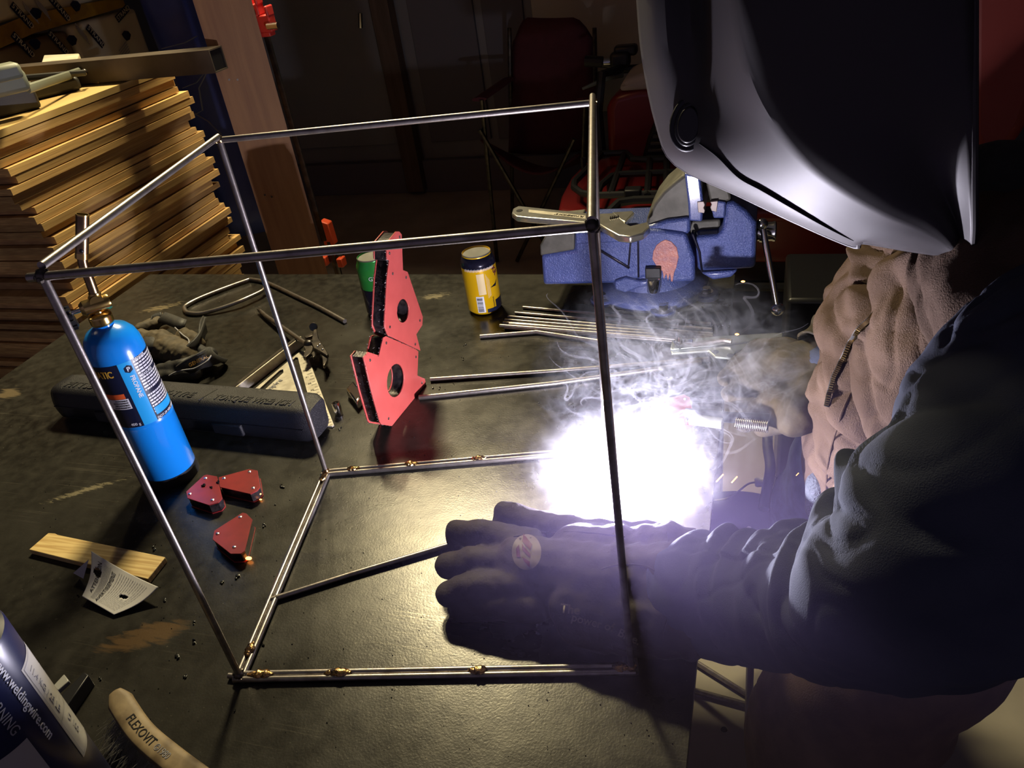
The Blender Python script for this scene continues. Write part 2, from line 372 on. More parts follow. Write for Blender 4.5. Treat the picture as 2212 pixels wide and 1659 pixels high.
# ================================================================ BENCH
bench = thing('workbench', (-.74, .73, 0), 'steel welding bench with dark oily plate top and a rusty ground patch', 'bench')
ORG['bench_top'] = V((-.74, .73, 0))
bt = link('bench_top', MB().box((-.7385, .726, ZT - .005), (1.387, 1.452, .010)), bench_mat(), bench, bev=.001)
fr = MB()
for y in (.03, 1.42): fr.box((-.7385, y, ZT - .035), (1.33, .04, .05))
for x in (-1.40, -.077): fr.box((x, .726, ZT - .035), (.04, 1.36, .05))
link('bench_rail', fr, M['steel_dark'], bench, bev=.002)
for x in (-1.39, -.085):
    for y in (.05, 1.40): link('leg', MB().box((x, y, (ZT - .06) / 2), (.05, .05, ZT - .06)), M['steel_dark'], bench, bev=.003)

# ================================================================ PLYWOOD STACK
top_z = 1.285; th = .0183; nsh = 70
for i in range(nsh):
    z1 = top_z - i * th
    yn = 1.255 + random.uniform(-.012, .02) + (0.05 if 8 < i < 22 else 0) * random.random() + max(0, (i - 26)) * .0008
    yf = 1.895 + random.uniform(-.028, .022)
    xf = -1.50 + random.uniform(-.011, .008)
    if i % 9 in (4, 5): xf += .008
    if i == 0: xf = -1.50; yn = 1.24; yf = 1.87
    o = link('plywood_sheet', MB().box(((xf - 2.72) / 2, (yn + yf) / 2, z1 - th / 2), (2.72 + xf, yf - yn, th - (.0012 if i % 3 else .004)), None), M['plytop'] if i == 0 else M['ply'])
    names = ['second', 'third', 'fourth', 'fifth', 'sixth', 'seventh', 'eighth', 'ninth', 'tenth', 'eleventh', 'twelfth', 'thirteenth', 'fourteenth', 'fifteenth', 'sixteenth', 'seventeenth', 'eighteenth', 'nineteenth', 'twentieth'] + ['twenty-' + q for q in ('first', 'second', 'third', 'fourth', 'fifth', 'sixth', 'seventh', 'eighth', 'ninth')] + ['thirtieth']
    if i == 0: tag(o, 'topmost plywood sheet of the tall stack, with the tool case lying on it', 'plywood')
    elif i <= len(names): tag(o, names[i - 1] + ' plywood sheet from the top of the staggered stack left of the bench', 'plywood', 'plywood sheets stacked left of the bench')
    else: tag(o, 'plywood sheet low in the staggered stack, beneath the thirtieth from the top', 'plywood', 'low plywood sheets in the stack left of the bench')
tag(link('green_board', MB().box(onx(2, 770, -1.62) + V((-.25, -.1, -.35)), (.03, .2, .8)), M['green'], bev=.002), 'green painted board edge left of the bench, below the plywood stack', 'board')

# square steel tube on the stack
a = U(196, 152, top_z + .028); b_ = U(472, 128, top_z + .028); d = (b_ - a).normalized(); sd = V((-d.y, d.x, 0)); a = a - d * .5
t = thing('square_steel_tube', a, 'rusty square steel tube lying on top of the plywood, its open end by the post', 'tube')
mb = MB(); hw = .0255
for s_, dd in ((sd, (0, 1)), (-sd, (0, 1))): mb.box((a + b_) / 2 + s_ * (hw - .0015), ((b_ - a).length, .003, 2 * hw), (d, sd, V((0, 0, 1))))
for zz in (hw - .0015, -hw + .0015): mb.box((a + b_) / 2 + V((0, 0, zz)), ((b_ - a).length, 2 * hw - .006, .003), (d, sd, V((0, 0, 1))))
link('tube_wall', mb, M['tube_steel'], t)
link('tube_end', MB().box(b_ - d * .004, (.002, 2 * hw - .006, 2 * hw - .006), (d, sd, V((0, 0, 1)))), M['black_plastic'], t)

# black tool case with grey lid pieces, white block
zc = top_z
t = thing('tool_case', U(60, 220, zc), 'open black plastic tool case lying on the plywood stack', 'case')
A, B, C = U(92, 232, zc), U(-60, 270, zc), U(60, 186, zc)
e1 = (B - A).normalized(); e2 = V((-e1.y, e1.x, 0)); e2 = e2 if (C - A).dot(e2) > 0 else -e2
def cbox(mbx, p, l, w_, z0, z1): mbx.box(p + e1 * l / 2 + e2 * w_ / 2 + V((0, 0, (z0 + z1) / 2)), (l, w_, z1 - z0), (e1, e2, V((0, 0, 1))))
mb = MB(); cbox(mb, A, .34, .16, 0, .045); link('case_body', mb, M['tool_case'], t, bev=.006)
mb = MB(); cbox(mb, A + V((0, 0, .045)), .34, .16, 0, .004); cbox(mb, A + V((0, 0, .051)) + e2 * .004, .33, .15, 0, .004); link('case_rim', mb, M['grey_case'], t, bev=.001)
A2 = U(180, 192, zc); mb = MB(); cbox(mb, A2, .13, .10, 0, .03); link('case_body', mb, M['tool_case'], t, bev=.008)
mb = MB(); mb.tube([U(186, 150, zc + .03), U(60, 192, zc + .05)], .006, 8, flat=1.6); link('lid_edge', mb, M['grey_case'], t)
mb = MB(); mb.tube([U(184, 157, zc + .035), U(30, 170, zc + .05)], .007, 8); link('lid_edge', mb, M['tool_case'], t)
mb = MB().ball(U(183, 156, zc + .034), .008, 12); link('hinge', mb, M['steel_dark'], t)
t = thing('drill_battery', U(10, 190, zc + .055), 'olive grey battery pack sitting on the tool case at the picture edge', 'battery')
mb = MB(); mb.box(U(5, 180, zc + .07), (.09, .07, .045), (e1, e2, V((0, 0, 1)))); link('battery_body', mb, M['grey_case'], t, bev=.01)
mb = MB(); mb.box(U(2, 158, zc + .10), (.07, .055, .03), (e1, e2, V((0, 0, 1)))); link('battery_top', mb, M['grey_case'], t, bev=.008)
wpts = [U(96, 158, zc + .03), U(172, 154, zc + .03), U(178, 134, zc + .03), U(102, 137, zc + .03)]
tag(link('white_block', MB().prism(wpts, (0, 0, .022)), M['white_block'], bev=.003), 'small white stained plastic block standing behind the tool case', 'block')
tag(link('wood_scrap', MB().prism([U(183, 178, zc), U(214, 181, zc), U(216, 173, zc), U(226, 170, zc), U(182, 164, zc)], (0, 0, .006)), M['ply'], bev=.001), 'splintered wood scrap lying on the top plywood sheet beside the case', 'scrap')

# printed bundles behind the stack
def bundle(name, y0, y1, z0, z1, X, dep, matk, label, prints):
    t = thing(name, (X - dep / 2, (y0 + y1) / 2, z0), label, 'bundle')
    link('wrapping', MB().box((X - dep / 2, (y0 + y1) / 2, (z0 + z1) / 2), (dep, y1 - y0, z1 - z0)), M[matk], t, bev=.02, seg=3)
    return t
X = -2.75
def bx(px, py): return onx(px, py, X + .004)
y0, y1 = 2.2, bx(150, 60).y; y2 = bx(310, 60).y
b1 = bundle('wrapped_bundle', 2.05, y1 - .01, .9, bx(140, 60).z - .01, X, .6, 'wrap_dark', 'brown lower bundle of wrapped insulation, left one behind the plywood', None)
b2 = bundle('wrapped_bundle', y1 + .0, y2, .9, bx(240, 24).z - .01, X, .6, 'wrap', 'pale printed lower bundle beside the blue tarp, behind the plywood', None)
b3 = bundle('wrapped_bundle', 2.05, bx(128, 20).y, bx(100, 40).z + .02, 1.95, X, .6, 'wrap', 'upper printed bundle at the top left picture corner', None)
b4 = bundle('wrapped_bundle', bx(130, 10).y, y2, bx(200, 20).z + .02, 1.95, X, .6, 'wrap', 'upper printed bundle right of the corner one, above the yellow tape', None)
mb = MB()
for (y_, pa) in ((X + .012, None),): pass
pp = [bx(-20, 86), bx(60, 52), bx(130, 36), bx(265, 4)]
mb.prism([pp[0] + V((0, 0, -.035)), pp[1] + V((0, 0, -.035)), pp[2] + V((0, 0, -.03)), pp[3] + V((0, 0, -.02)), pp[3] + V((0, 0, .02)), pp[2] + V((0, 0, .03)), pp[1] + V((0, 0, .03)), pp[0] + V((0, 0, .03))], (.008, 0, 0))
tag(link('tape_strap', mb, M['tape'], bev=.001), 'yellow plastic tape band running across the wrapped bundles', 'tape')
def bprint(b, px, py, ang, s, size, word):
    O = bx(px, py) + V((.008, 0, 0)); c_, s_ = math.cos(ang), math.sin(ang)
    Xd = V((0, c_, s_)); Yd = V((0, -s_, c_))
    mb = MB().prism([O - Yd * size * .25 - Xd * size * .1, O + Xd * size * s - Yd * size * .25, O + Xd * size * s + Yd * size * .85, O - Xd * size * .1 + Yd * size * .85], (.001, 0, 0)); link('print_block', mb, M['navy'], b)
    text('printed_word', word, size, frame(O + V((.0025, 0, 0)), Xd, Yd), M['wrap'], b, .0005)
for (b, px, py, ang) in ((b2, 184, 62, -1.05), (b3, 20, 14, -1.05), (b3, 104, 0, -1.05), (b1, 100, 74, -1.05), (b1, 22, 78, -1.05)):
    bprint(b, px, py, ang, 3.6, .027, 'STRAND')
bprint(b2, 252, 46, .35, 3.6, .027, 'STRAND')
for (b, px, py) in ((b2, 270, 78), (b2, 152, 88), (b3, 74, 30), (b1, 72, 96), (b4, 160, 14)):
    O = bx(px, py) + V((.008, 0, 0)); link('print_mark', MB().prism([O + V((0, .02 * math.cos(a_) * (1.5 if a_ < 3 else 1), .022 * math.sin(a_))) for a_ in (0, .8, 1.7, 2.6, 3.3, 4.2, 5.4)], (.001, 0, 0)), M['navy'], b)
for (b, px, py, n) in ((b2, 262, 100, 5), (b2, 172, 66, 4), (b3, 84, 8, 5), (b3, 60, 20, 4)):
    for k in range(n):
        O = bx(px + k * 2, py + k * 5) + V((.008, 0, 0)); link('print_line', MB().box(O, (.001, .07, .004), (V((1, 0, 0)), V((0, .92, .38)) if b is b2 and px > 250 else V((0, .5, -.86)), V((0, .38, -.92)) if b is b2 and px > 250 else V((0, .86, .5)))), M['grey_print'], b)
# blue tarp with plastic film
n = 26; mb = MB(); P0, P1 = ony(335, -80, 3.1), ony(560, 330, 3.1); vs = []
for i in range(n + 1):
    for j in range(n + 1):
        x = P0.x + (P1.x - P0.x) * i / n * 1.25 - .1; z = .3 + 1.9 * j / n
        y = 3.1 + .05 * noise.noise(V((x * 5, z * 2, 0))) + .03 * math.sin(x * 22 + z * 2); vs.append((x, y, z))
fs = [(i * (n + 1) + j, (i + 1) * (n + 1) + j, (i + 1) * (n + 1) + j + 1, i * (n + 1) + j + 1) for i in range(n) for j in range(n)]
mb.add(vs, fs, True); o = link('blue_tarp', mb, M['tarp'], angle=180); o.modifiers.new('s', 'SOLIDIFY').thickness = .004
tag(o, 'dark blue plastic tarp hanging between bundles and wooden post', 'tarp')
mb = MB()
for pl in ([(360, 300), (395, 262), (438, 238), (430, 190), (450, 150)], [(412, 240), (450, 262), (478, 290)], [(395, 190), (425, 178), (440, 160)], [(350, 105), (400, 92), (425, 78)]):
    mb.tube([ony(*q, 2.98) for q in pl], .006, 6, flat=.4)
link('film_edge', mb, M['plastic_film'], o)['label'] = 'crumpled clear plastic edge catching light'

# post
pn = V((.566, -.825, 0)); px_ = V((.825, .566, 0)); pl_, pr__ = V((-1.273, 1.733, 0)), V((-1.167, 1.8055, 0)); pw = (pr__ - pl_).length
t = thing('timber_post', (pl_ + pr__) / 2, 'square reddish wooden post behind the bench, lit by the arc', 'post')
for k in range(3):
    c = pl_ + px_ * pw * (k + .5) / 3 - pn * (.06 - .0004 * (k % 2)) + V((0, 0, 1.4)); link('post_ply', MB().box(c, (pw / 3, .12, 2.8), (px_, pn, V((0, 0, 1)))), M['post'], t)
for px, py in ((495, 172), (513, 172), (572, 421), (587, 425)):
    link('nail', MB().lathe([(.0025, 0), (.0025, .001)], onp(px, py, pl_, pn) + pn * .0006, pn, 8), M['steel_dark'], t)
# bar clamp hanging beside post
t = thing('bar_clamp', ony(640, 520, 1.9), 'red bar clamp with black screw hanging along the right side of the post', 'clamp')
link('bar', MB().tube([ony(556, 6, 1.9), ony(700, 520, 1.9)], .0045, 6, flat=2), M['steel_dark'], t)
for (q, s_) in (((572, 50), .03), ((552, 20), .02)):
    c = ony(*q, 1.88); mb = MB(); mb.box(c, (s_ * 1.6, .03, s_ * 1.3)); mb.box(c + V((s_ * .7, 0, s_ * .9)), (.008, .03, s_ * .8)); mb.box(c + V((s_ * -.3, 0, s_ * .9)), (.008, .03, s_ * .7)); mb.box(c + V((0, 0, -s_ * .8)), (s_, .028, s_ * .4)); link('clamp_head', mb, M['clamp_red'], t, bev=.003)
link('clamp_screw', MB().lathe([(.008, 0), (.008, .03)], ony(578, 57, 1.86), (1, 0, 0), 12), M['chrome'], t)
t = thing('pipe_clamp', ony(706, 505, 2.1), 'orange-red clamp jaw low behind the bench, right of the post', 'clamp')
mb = MB(); mb.prism([ony(690, 478, 2.1), ony(708, 484, 2.1), ony(722, 530, 2.1), ony(700, 530, 2.1)], (0, .03, 0)); link('jaw', mb, M['clamp_orange'], t, bev=.003)
q = ony(712, 520, 2.11); link('clamp_pipe', MB().tube([(q.x, q.y, 0), (q.x, q.y, q.z)], .012, 10), M['steel_dark'], t)
for q in ((703, 562), (738, 565)): link('jaw', MB().box(ony(*q, 2.1), (.02, .03, .03)), M['clamp_orange'], t, bev=.003)
link('clamp_plate', MB().box(ony(721, 556, 2.115), (.07, .02, .02)), M['steel_dark'], t)

# ================================================================ BACKGROUND: chair, ATV, red panel
CY = 3.75
t = thing('camp_chair', (-1.0, CY, 0), 'folding camp chair with maroon cloth seat in the dark background', 'chair')
def grid_patch(fn, nu, nv):
    mb = MB(); mb.add([fn(i / nu, j / nv) for i in range(nu + 1) for j in range(nv + 1)], [(i * (nv + 1) + j, (i + 1) * (nv + 1) + j, (i + 1) * (nv + 1) + j + 1, i * (nv + 1) + j + 1) for i in range(nu) for j in range(nv)], True); return mb
def back(u, v):
    c = [ony(1098, 330, CY), ony(1284, 322, CY), ony(1268, 45, CY), ony(1093, 45, CY)]
    p = (c[0] * (1 - u) + c[1] * u) * (1 - v) + (c[3] * (1 - u) + c[2] * u) * v
    rr = max(0, v - .82) / .18; k = abs(2 * u - 1); p.z -= .10 * rr * max(0, (k - .55) / .45) ** 2
    p.y += -.05 * (1 - (2 * u - 1) ** 2) + .12 * v; return p
o = link('backrest', grid_patch(back, 14, 14), M['maroon_cloth'], t, angle=180); o.modifiers.new('s', 'SOLIDIFY').thickness = .01
def seat(u, v):
    c = [ony(1040, 300, CY - .4), ony(1250, 330, CY - .4), ony(1290, 330, CY), ony(1098, 330, CY)]
    p = (c[0] * (1 - u) + c[1] * u) * (1 - v) + (c[3] * (1 - u) + c[2] * u) * v; p.z -= .12 * math.sin(PI * u) * (1 - .4 * v) ; return p
o = link('seat', grid_patch(seat, 10, 10), M['maroon_cloth'], t, angle=180); o.modifiers.new('s', 'SOLIDIFY').thickness = .01
o = link('armrest', MB().tube([ony(1100, 170, CY), ony(1035, 215, CY - .45)], .035, 8, flat=.25), M['maroon_cloth'], t)
o = link('armrest', MB().tube([ony(1290, 180, CY), ony(1262, 215, CY - .45)], .035, 8, flat=.25), M['maroon_cloth'], t)
for a_, b_ in (((1036, 280), (1185, 440)), ((1240, 300), (1100, 440)), ((1040, 215), (1055, 440)), ((1265, 215), (1240, 440))):
    A, B = ony(*a_, CY - .45), ony(*b_, CY - .35); B.z = 0.01; link('leg', MB().tube([A, B], .010, 8), M['steel_dark'], t)
for a_, b_ in (((1100, 60), (1100, 440)), ((1284, 60), (1290, 440))):
    A, B = ony(*a_, CY + .05), ony(*b_, CY + .05); B.z = 0.01; link('leg', MB().tube([A, B], .010, 8), M['steel_dark'], t)

ZQ = .70; AY = 2.40
t = thing('quad_bike', (-.05, AY + .6, 0), 'red quad bike with black front rack parked behind the vise', 'vehicle')
f_ = lambda px, py, y=AY: ony(px, py, y)
u_ = lambda px, py, h=0: U(px, py, ZQ + h)
cx = -.02
def mir(p): return V((2 * cx - p.x, p.y, p.z))
fe = [u_(1212, 470), u_(1204, 452), u_(1212, 420), u_(1232, 382), u_(1262, 350), u_(1310, 338)]
fe[0].y = fe[1].y - .015; full = [fe[0] + V((.06, -.02, 0))] + fe; full += [mir(p) for p in full[::-1]]
link('front_fender', MB().prism([p - V((0, 0, .045)) for p in full], (0, 0, .045)), M['red_atv'], t, bev=.016, seg=4)
fl_, fr_ = full[0] + V((.05, .015, -.03)), mir(full[0] + V((.05, .015, -.03)))
link('front_panel', MB().prism([fl_, fr_, fr_ + V((-.05, .03, -.16)), fl_ + V((.05, .03, -.16))], (0, .03, 0)), M['red_atv'], t, bev=.01)
link('bumper_bar', MB().tube([fl_ + V((.12, -.03, -.06)), fl_ + V((.14, -.05, -.2)), fr_ + V((-.14, -.05, -.2)), fr_ + V((-.12, -.03, -.06))], .014, 8), M['black_rack'], t)
YC = u_(1310, 345).y
cb = ony(1308, 345, YC).z - .02
body = [ony(1310, 300, YC), ony(1308, 235, YC), ony(1322, 205, YC), ony(1375, 190, YC)]
body[0].z = cb; body[0].x = body[1].x - .004
link('headlight_cowl', MB().prism(body + [mir(p) for p in body[::-1]], (0, .3, -.02)), M['red_atv'], t, bev=.03, seg=4)
gr = [ony(1386, 345, YC - .015), ony(1398, 300, YC - .015), ony(1422, 240, YC - .015)]
link('grille', MB().prism(gr + [mir(p) for p in gr[::-1]], (0, .02, 0)), M['black_rack'], t, bev=.01)
for k in range(7):
    z = gr[0].z + (gr[2].z - gr[0].z) * (k + .5) / 7; x = gr[0].x + (gr[2].x - gr[0].x) * (k + .5) / 7 + .012
    link('grille_slat', MB().box((cx, YC - .022, z), (2 * (cx - x), .02, .010)), M['grille'], t, bev=.002)
sdp = [ony(1334, 200, YC - .01), ony(1345, 175, YC - .01), ony(1400, 155, YC - .01)]
link('instrument_cowl', MB().prism(sdp + [mir(p) for p in sdp[::-1]], (0, .22, .0)), M['wall_pale'], t, bev=.03, seg=3)
# rack over the fender deck
def rk(pts, r=.011, close=False): link('rack_bar', MB().tube(pts, r, 8), M['black_rack'], t)
hk = .05
L0 = [u_(1300, 332, hk), u_(1262, 372, hk), u_(1241, 393, hk), u_(1240, 405, hk), u_(1258, 418, hk), u_(1290, 422, hk)]; rk(L0 + [mir(p) for p in L0[::-1]])
L1 = [u_(1290, 420, hk), u_(1298, 400, hk), u_(1322, 380, hk), u_(1345, 376, hk)]; rk(L1 + [mir(p) for p in L1[::-1]])
L2 = [u_(1300, 332, hk), u_(1352, 330, hk), u_(1366, 343, hk), u_(1400, 345, hk)]; rk(L2 + [mir(p) for p in L2[::-1]])
for q0, q1 in (((1318, 422), (1348, 334)), ((1398, 424), (1404, 345)), ((1440, 424), (1440, 345))):
    A, B = u_(*q0, hk), u_(*q1, hk); rk([A, B]); rk([mir(A), mir(B)])
L3 = [u_(1312, 470, .01), u_(1318, 455, .03), u_(1336, 438, .04), u_(1370, 432, .04)]; rk(L3 + [mir(p) for p in L3[::-1]], .013)
link('rack_clip', MB().box(u_(1368, 418, hk), (.05, .04, .035)), M['black_rack'], t, bev=.005)
for p in (u_(1262, 372, 0), u_(1318, 420, 0)):
    for q in (p, mir(p)): link('rack_foot', MB().tube([q + V((0, 0, -.01)), q + V((0, 0, hk))], .010, 8), M['black_rack'], t)
# handlebar
hb = [f_(1270, 135, AY + .55), f_(1310, 138, AY + .55), f_(1345, 150, AY + .55)]; hb += [mir(p) for p in hb[::-1]]
link('handlebar', MB().tube(hb, .014, 10), M['black_rack'], t)
for s_ in (0, 1):
    g = lambda p: mir(p) if s_ else p
    link('grip', MB().tube([g(f_(1264, 132, AY + .55)), g(f_(1302, 134, AY + .55))], .019, 10), M['black_rubber'], t)
    link('bar_end', MB().lathe([(.012, -.012), (.012, .012)], g(f_(1312, 134, AY + .54)), (1, 0, 0), 12), M['chrome'], t)
    link('brake_lever', MB().tube([g(f_(1345, 160, AY + .5)), g(f_(1320, 165, AY + .48)), g(f_(1258, 192, AY + .46))], [.012, .011, .005], 8), M['grille'], t)
    link('switch_box', MB().box(g(f_(1340, 128, AY + .53)), (.07, .05, .05)), M['black_rack'], t, bev=.012)
    link('brake_reservoir', MB().box(g(f_(1352, 108, AY + .55)), (.08, .05, .035)), M['black_rack'], t, bev=.01)
    link('cable', MB().tube([g(f_(1340, 150, AY + .5)), g(f_(1300, 160, AY + .4)), g(f_(1292, 240, AY + .38)), g(f_(1300, 330, AY + .36))], .016, 8), M['black_rubber'], t)
link('tank_and_seat', MB().box((cx, AY + 1.1, .80), (.30, .8, .16)), M['black_rubber'], t, bev=.05, seg=4)
link('chassis', MB().box((cx, AY + .85, .52), (.34, 1.2, .22)), M['black_rack'], t, bev=.03)
def wheel(x, y):
    w_ = link('wheel', MB().lathe([(.10, -.10), (.22, -.11), (.27, -.07), (.28, 0), (.27, .07), (.22, .11), (.10, .10)], (x, y, .28), (1, 0, 0), 28, closed=True), M['black_rubber'], t)
    link('wheel_rim', MB().lathe([(.02, -.03), (.12, -.05), (.12, .05), (.02, .03)], (x, y, .28), (1, 0, 0), 20), M['grille'], w_)
for x in (-.45, .41):
    for y in (AY + .2, AY + 1.35): wheel(x, y)
link('rear_fender', MB().box((cx, AY + 1.3, .76), (1.0, .5, .04)), M['red_atv'], t, bev=.02)
link('axle', MB().tube([(-.42, AY + .2, .28), (.38, AY + .2, .28)], .02, 8), M['black_rack'], t); link('axle', MB().tube([(-.42, AY + 1.35, .28), (.38, AY + 1.35, .28)], .02, 8), M['black_rack'], t)

# red rounded panel behind helmet
RY = 1.95
pts = [ony(2085, -90, RY), ony(2085, 300, RY), ony(2105, 338, RY), ony(2150, 342, RY), ony(2190, 325, RY), ony(2225, 270, RY), ony(2300, 60, RY), ony(2300, -120, RY)]
t = thing('storage_tote', ony(2180, 340, RY), 'dark red rounded plastic shell behind the right edge of the welding helmet', 'container')
link('tote_shell', MB().prism(pts, (0, .12, 0)), M['red_panel'], t, bev=.03, seg=4)
link('tote_support', MB().box((pts[2].x + .20, RY + .20, pts[2].z / 2), (.5, .14, pts[2].z + .2)), M['black_rack'], t, bev=.01)
link('latch', MB().prism([ony(2110, 400, RY - .02), ony(2118, 372, RY - .02), ony(2124, 358, RY - .02), ony(2120, 380, RY - .02), ony(2114, 408, RY - .02)], (0, .01, 0)), M['brass'], t)
# storage cartons on floor behind the bench right side
t = thing('floor_carton', (.33, 2.0, 0), 'dim brown carton standing on the floor behind the jacket', 'carton')
link('carton_body', MB().box((.36, 1.95, .27), (.5, .4, .54)), M['wrap_dark'], t, bev=.006)
tag(link('grey_cabinet', MB().box((.16, 1.78, .36), (.20, .25, .72)), M['black_plastic'], bev=.01), 'low black cabinet behind the vise handle', 'cabinet')

# ================================================================ ROD FRAME
R_ = .0036
def corner(px, py, z): return U(px, py, z)
zb = ZT + .006
NL, BL, NR, BR = U(517, 1459, zb), U(704, 1019, zb), U(1364, 1442, zb), U(1306, 968, zb)
def above(base, px, py):
    d = ray(px, py); n = V((d.x, d.y, 0)); k = (V((base.x, base.y, 0)) - V((CAM.x, CAM.y, 0))).dot(n) / n.dot(n); return CAM + d * k
TNL, TBL, TNR, TBR = above(NL, 92, 597), above(BL, 474, 303), above(NR, 1279, 489), above(BR, 1281, 222)
t = thing('rod_frame', (NL + NR + BL + BR) / 4 + V((0, 0, -.006)), 'open box frame welded from bare round steel rod, standing on the bench', 'frame')
def rod(a, b, r=R_, name='rod', par=None, m_='steel'):
    return link(name, MB().tube([a, a.lerp(b, .33), a.lerp(b, .66), b], r, 14), M[m_], par if par is not None else t)
up = V((0, 0, 1))
for a, b in ((NL, TNL), (BL, TBL), (NR, TNR), (BR, TBR)): rod(a - up * .003, b + up * .001)
x_ = (NR - NL).normalized(); y_ = (BL - NL).normalized()
rod(TNL - x_ * .012, TNR + x_ * .002); rod(TBL + x_ * .004, TBR - x_ * .002); rod(TNL + up * .007 + y_ * .004, TBL + up * .004); rod(TNR + up * .005 - y_ * .002, TBR + up * .006 + y_ * .004)
# doubled rods along the bottom
for (a, b) in ((NL, NR), (NL, BL), (BL, BR), (NR, BR)):
    d_ = (b - a).normalized(); s_ = V((-d_.y, d_.x, 0)) * (R_ * 1.02)
    rod(a + s_ + d_ * .004 - up * .0022, b + s_ - d_ * .004 - up * .0022); rod(a - s_ - d_ * .006 - up * .0022, b - s_ + d_ * .004 - up * .0022)
rod(NL + V((-.014, -.001, -.0022)), NL + V((.006, 0, -.0022)), R_ * .9, 'rod_stub')
def weld(c, d_, L=.02, r=.0052):
    pts = []; rs = []
    n_ = 9
    for i in range(n_ + 1):
        q = i / n_; pts.append(c + d_ * (q - .5) * L + V((random.uniform(-1, 1), random.uniform(-1, 1), random.uniform(0, 1))) * .0009); rs.append(r * (.35 + .75 * math.sin(PI * q)) * random.uniform(.75, 1.15))
    link('weld_bead', MB().tube(pts, rs, 9, flat=.7), M['weld'], t)
for px, py, a, b in ((562, 1462, NL, NR), (728, 1459, NL, NR), (1032, 1450, NL, NR), (1345, 1446, NL, NR), (516, 1405, NL, BL), (690, 1032, NL, BL), (765, 1007, BL, BR), (890, 996, BL, BR), (1035, 988, BL, BR)):
    q = U(px, py, zb); dn = (b - a).normalized(); q = a + dn * max(.008, (q - a).dot(dn)) + up * .001
    weld(q, dn, .030 if px in (728, 562) else .020)
for c, r in ((TNL, .0052), (TBL, .0052), (TNR, .0058), (TBR, .005), (NL, .006), (BL, .0058), (NR, .006), (BR, .006)):
    mb = MB().ball(c + up * .001, r, 12)
    for k in range(5): mb.ball(c + V((random.uniform(-1, 1), random.uniform(-1, 1), random.uniform(-1.2, 1))) * .004, r * random.uniform(.35, .6), 8)
    link('corner_weld', mb, M['steel_dark'] if c in (TNR, TNL, NL) else M['weld'], t)

def loose_rod(pts, r, label, m_='steel', grp=None, name='steel_rod'):
    return tag(link(name, MB().tube(pts, r, 12), M[m_]), label, 'rod', grp)
zr = ZT + .0042
loose_rod([U(586, 1295, zr), U(760, 1240, zr), U(955, 1182, zr), U(1180, 1116, zr)], .0037, 'loose steel rod running from the frame left side under the gloved hand')
loose_rod([U(930, 820, zr), U(1200, 802, zr), U(1530, 776, zr)], .0042, 'long steel rod, upper of the two right of the red magnets')
loose_rod([U(905, 859, zr), U(1200, 828, zr), U(1515, 784, zr)], .0042, 'long steel rod, lower of the two, its end touching the red magnet')
loose_rod([U(1037, 727, zr), U(1160, 717, zr), U(1300, 738, zr)], .0038, 'dark steel rod lying in front of the rod bundle')
nb_ = 8
for k in range(nb_):
    a = [(1130, 664), (1113, 676), (1098, 684), (1091, 691), (1087, 697), (1080, 703), (1090, 708), (1100, 700)][k]; b = [(1535, 700), (1538, 712), (1540, 722), (1540, 727), (1530, 733), (1525, 738), (1520, 742), (1532, 731)][k]
    z = zr + (.0055 if k in (5, 7) else 0) - .001
    loose_rod([U(*a, z), U((a[0] + b[0]) / 2, (a[1] + b[1]) / 2, z), U(*b, z)], .0031, ['first', 'second', 'third', 'fourth', 'fifth', 'sixth', 'seventh', 'eighth'][k] + ' thin steel rod of the fanned bundle, counted from the vise side', grp='rods in the bundle before the vise')
# bent rod hook
pts = [(745, 694), (690, 664), (640, 640), (580, 612), (545, 604), (530, 607), (480, 625), (430, 645), (402, 660), (399, 668), (408, 676), (440, 676), (500, 658), (560, 632), (572, 622)]
sm = []
pp = [V((*q, 0)) for q in pts]
def cr(pp, n=6):
    out = []
    for i in range(len(pp) - 1):
        p0, p1, p2, p3 = pp[max(i - 1, 0)], pp[i], pp[i + 1], pp[min(i + 2, len(pp) - 1)]
        for k in range(n):
            u = k / n; out.append(.5 * ((2 * p1) + (-p0 + p2) * u + (2 * p0 - 5 * p1 + 4 * p2 - p3) * u * u + (-p0 + 3 * p1 - 3 * p2 + p3) * u ** 3))
    return out + [pp[-1]]
sm = cr(pp)
loose_rod([U(q.x, q.y, zr + .001 + (.009 * min(1, max(0, (i - 66) / 8)))) for i, q in enumerate(sm)], .0045, 'bent steel rod hairpin lying behind the speed square')
bpy.data.objects[list(bpy.data.objects.keys())[-1]]

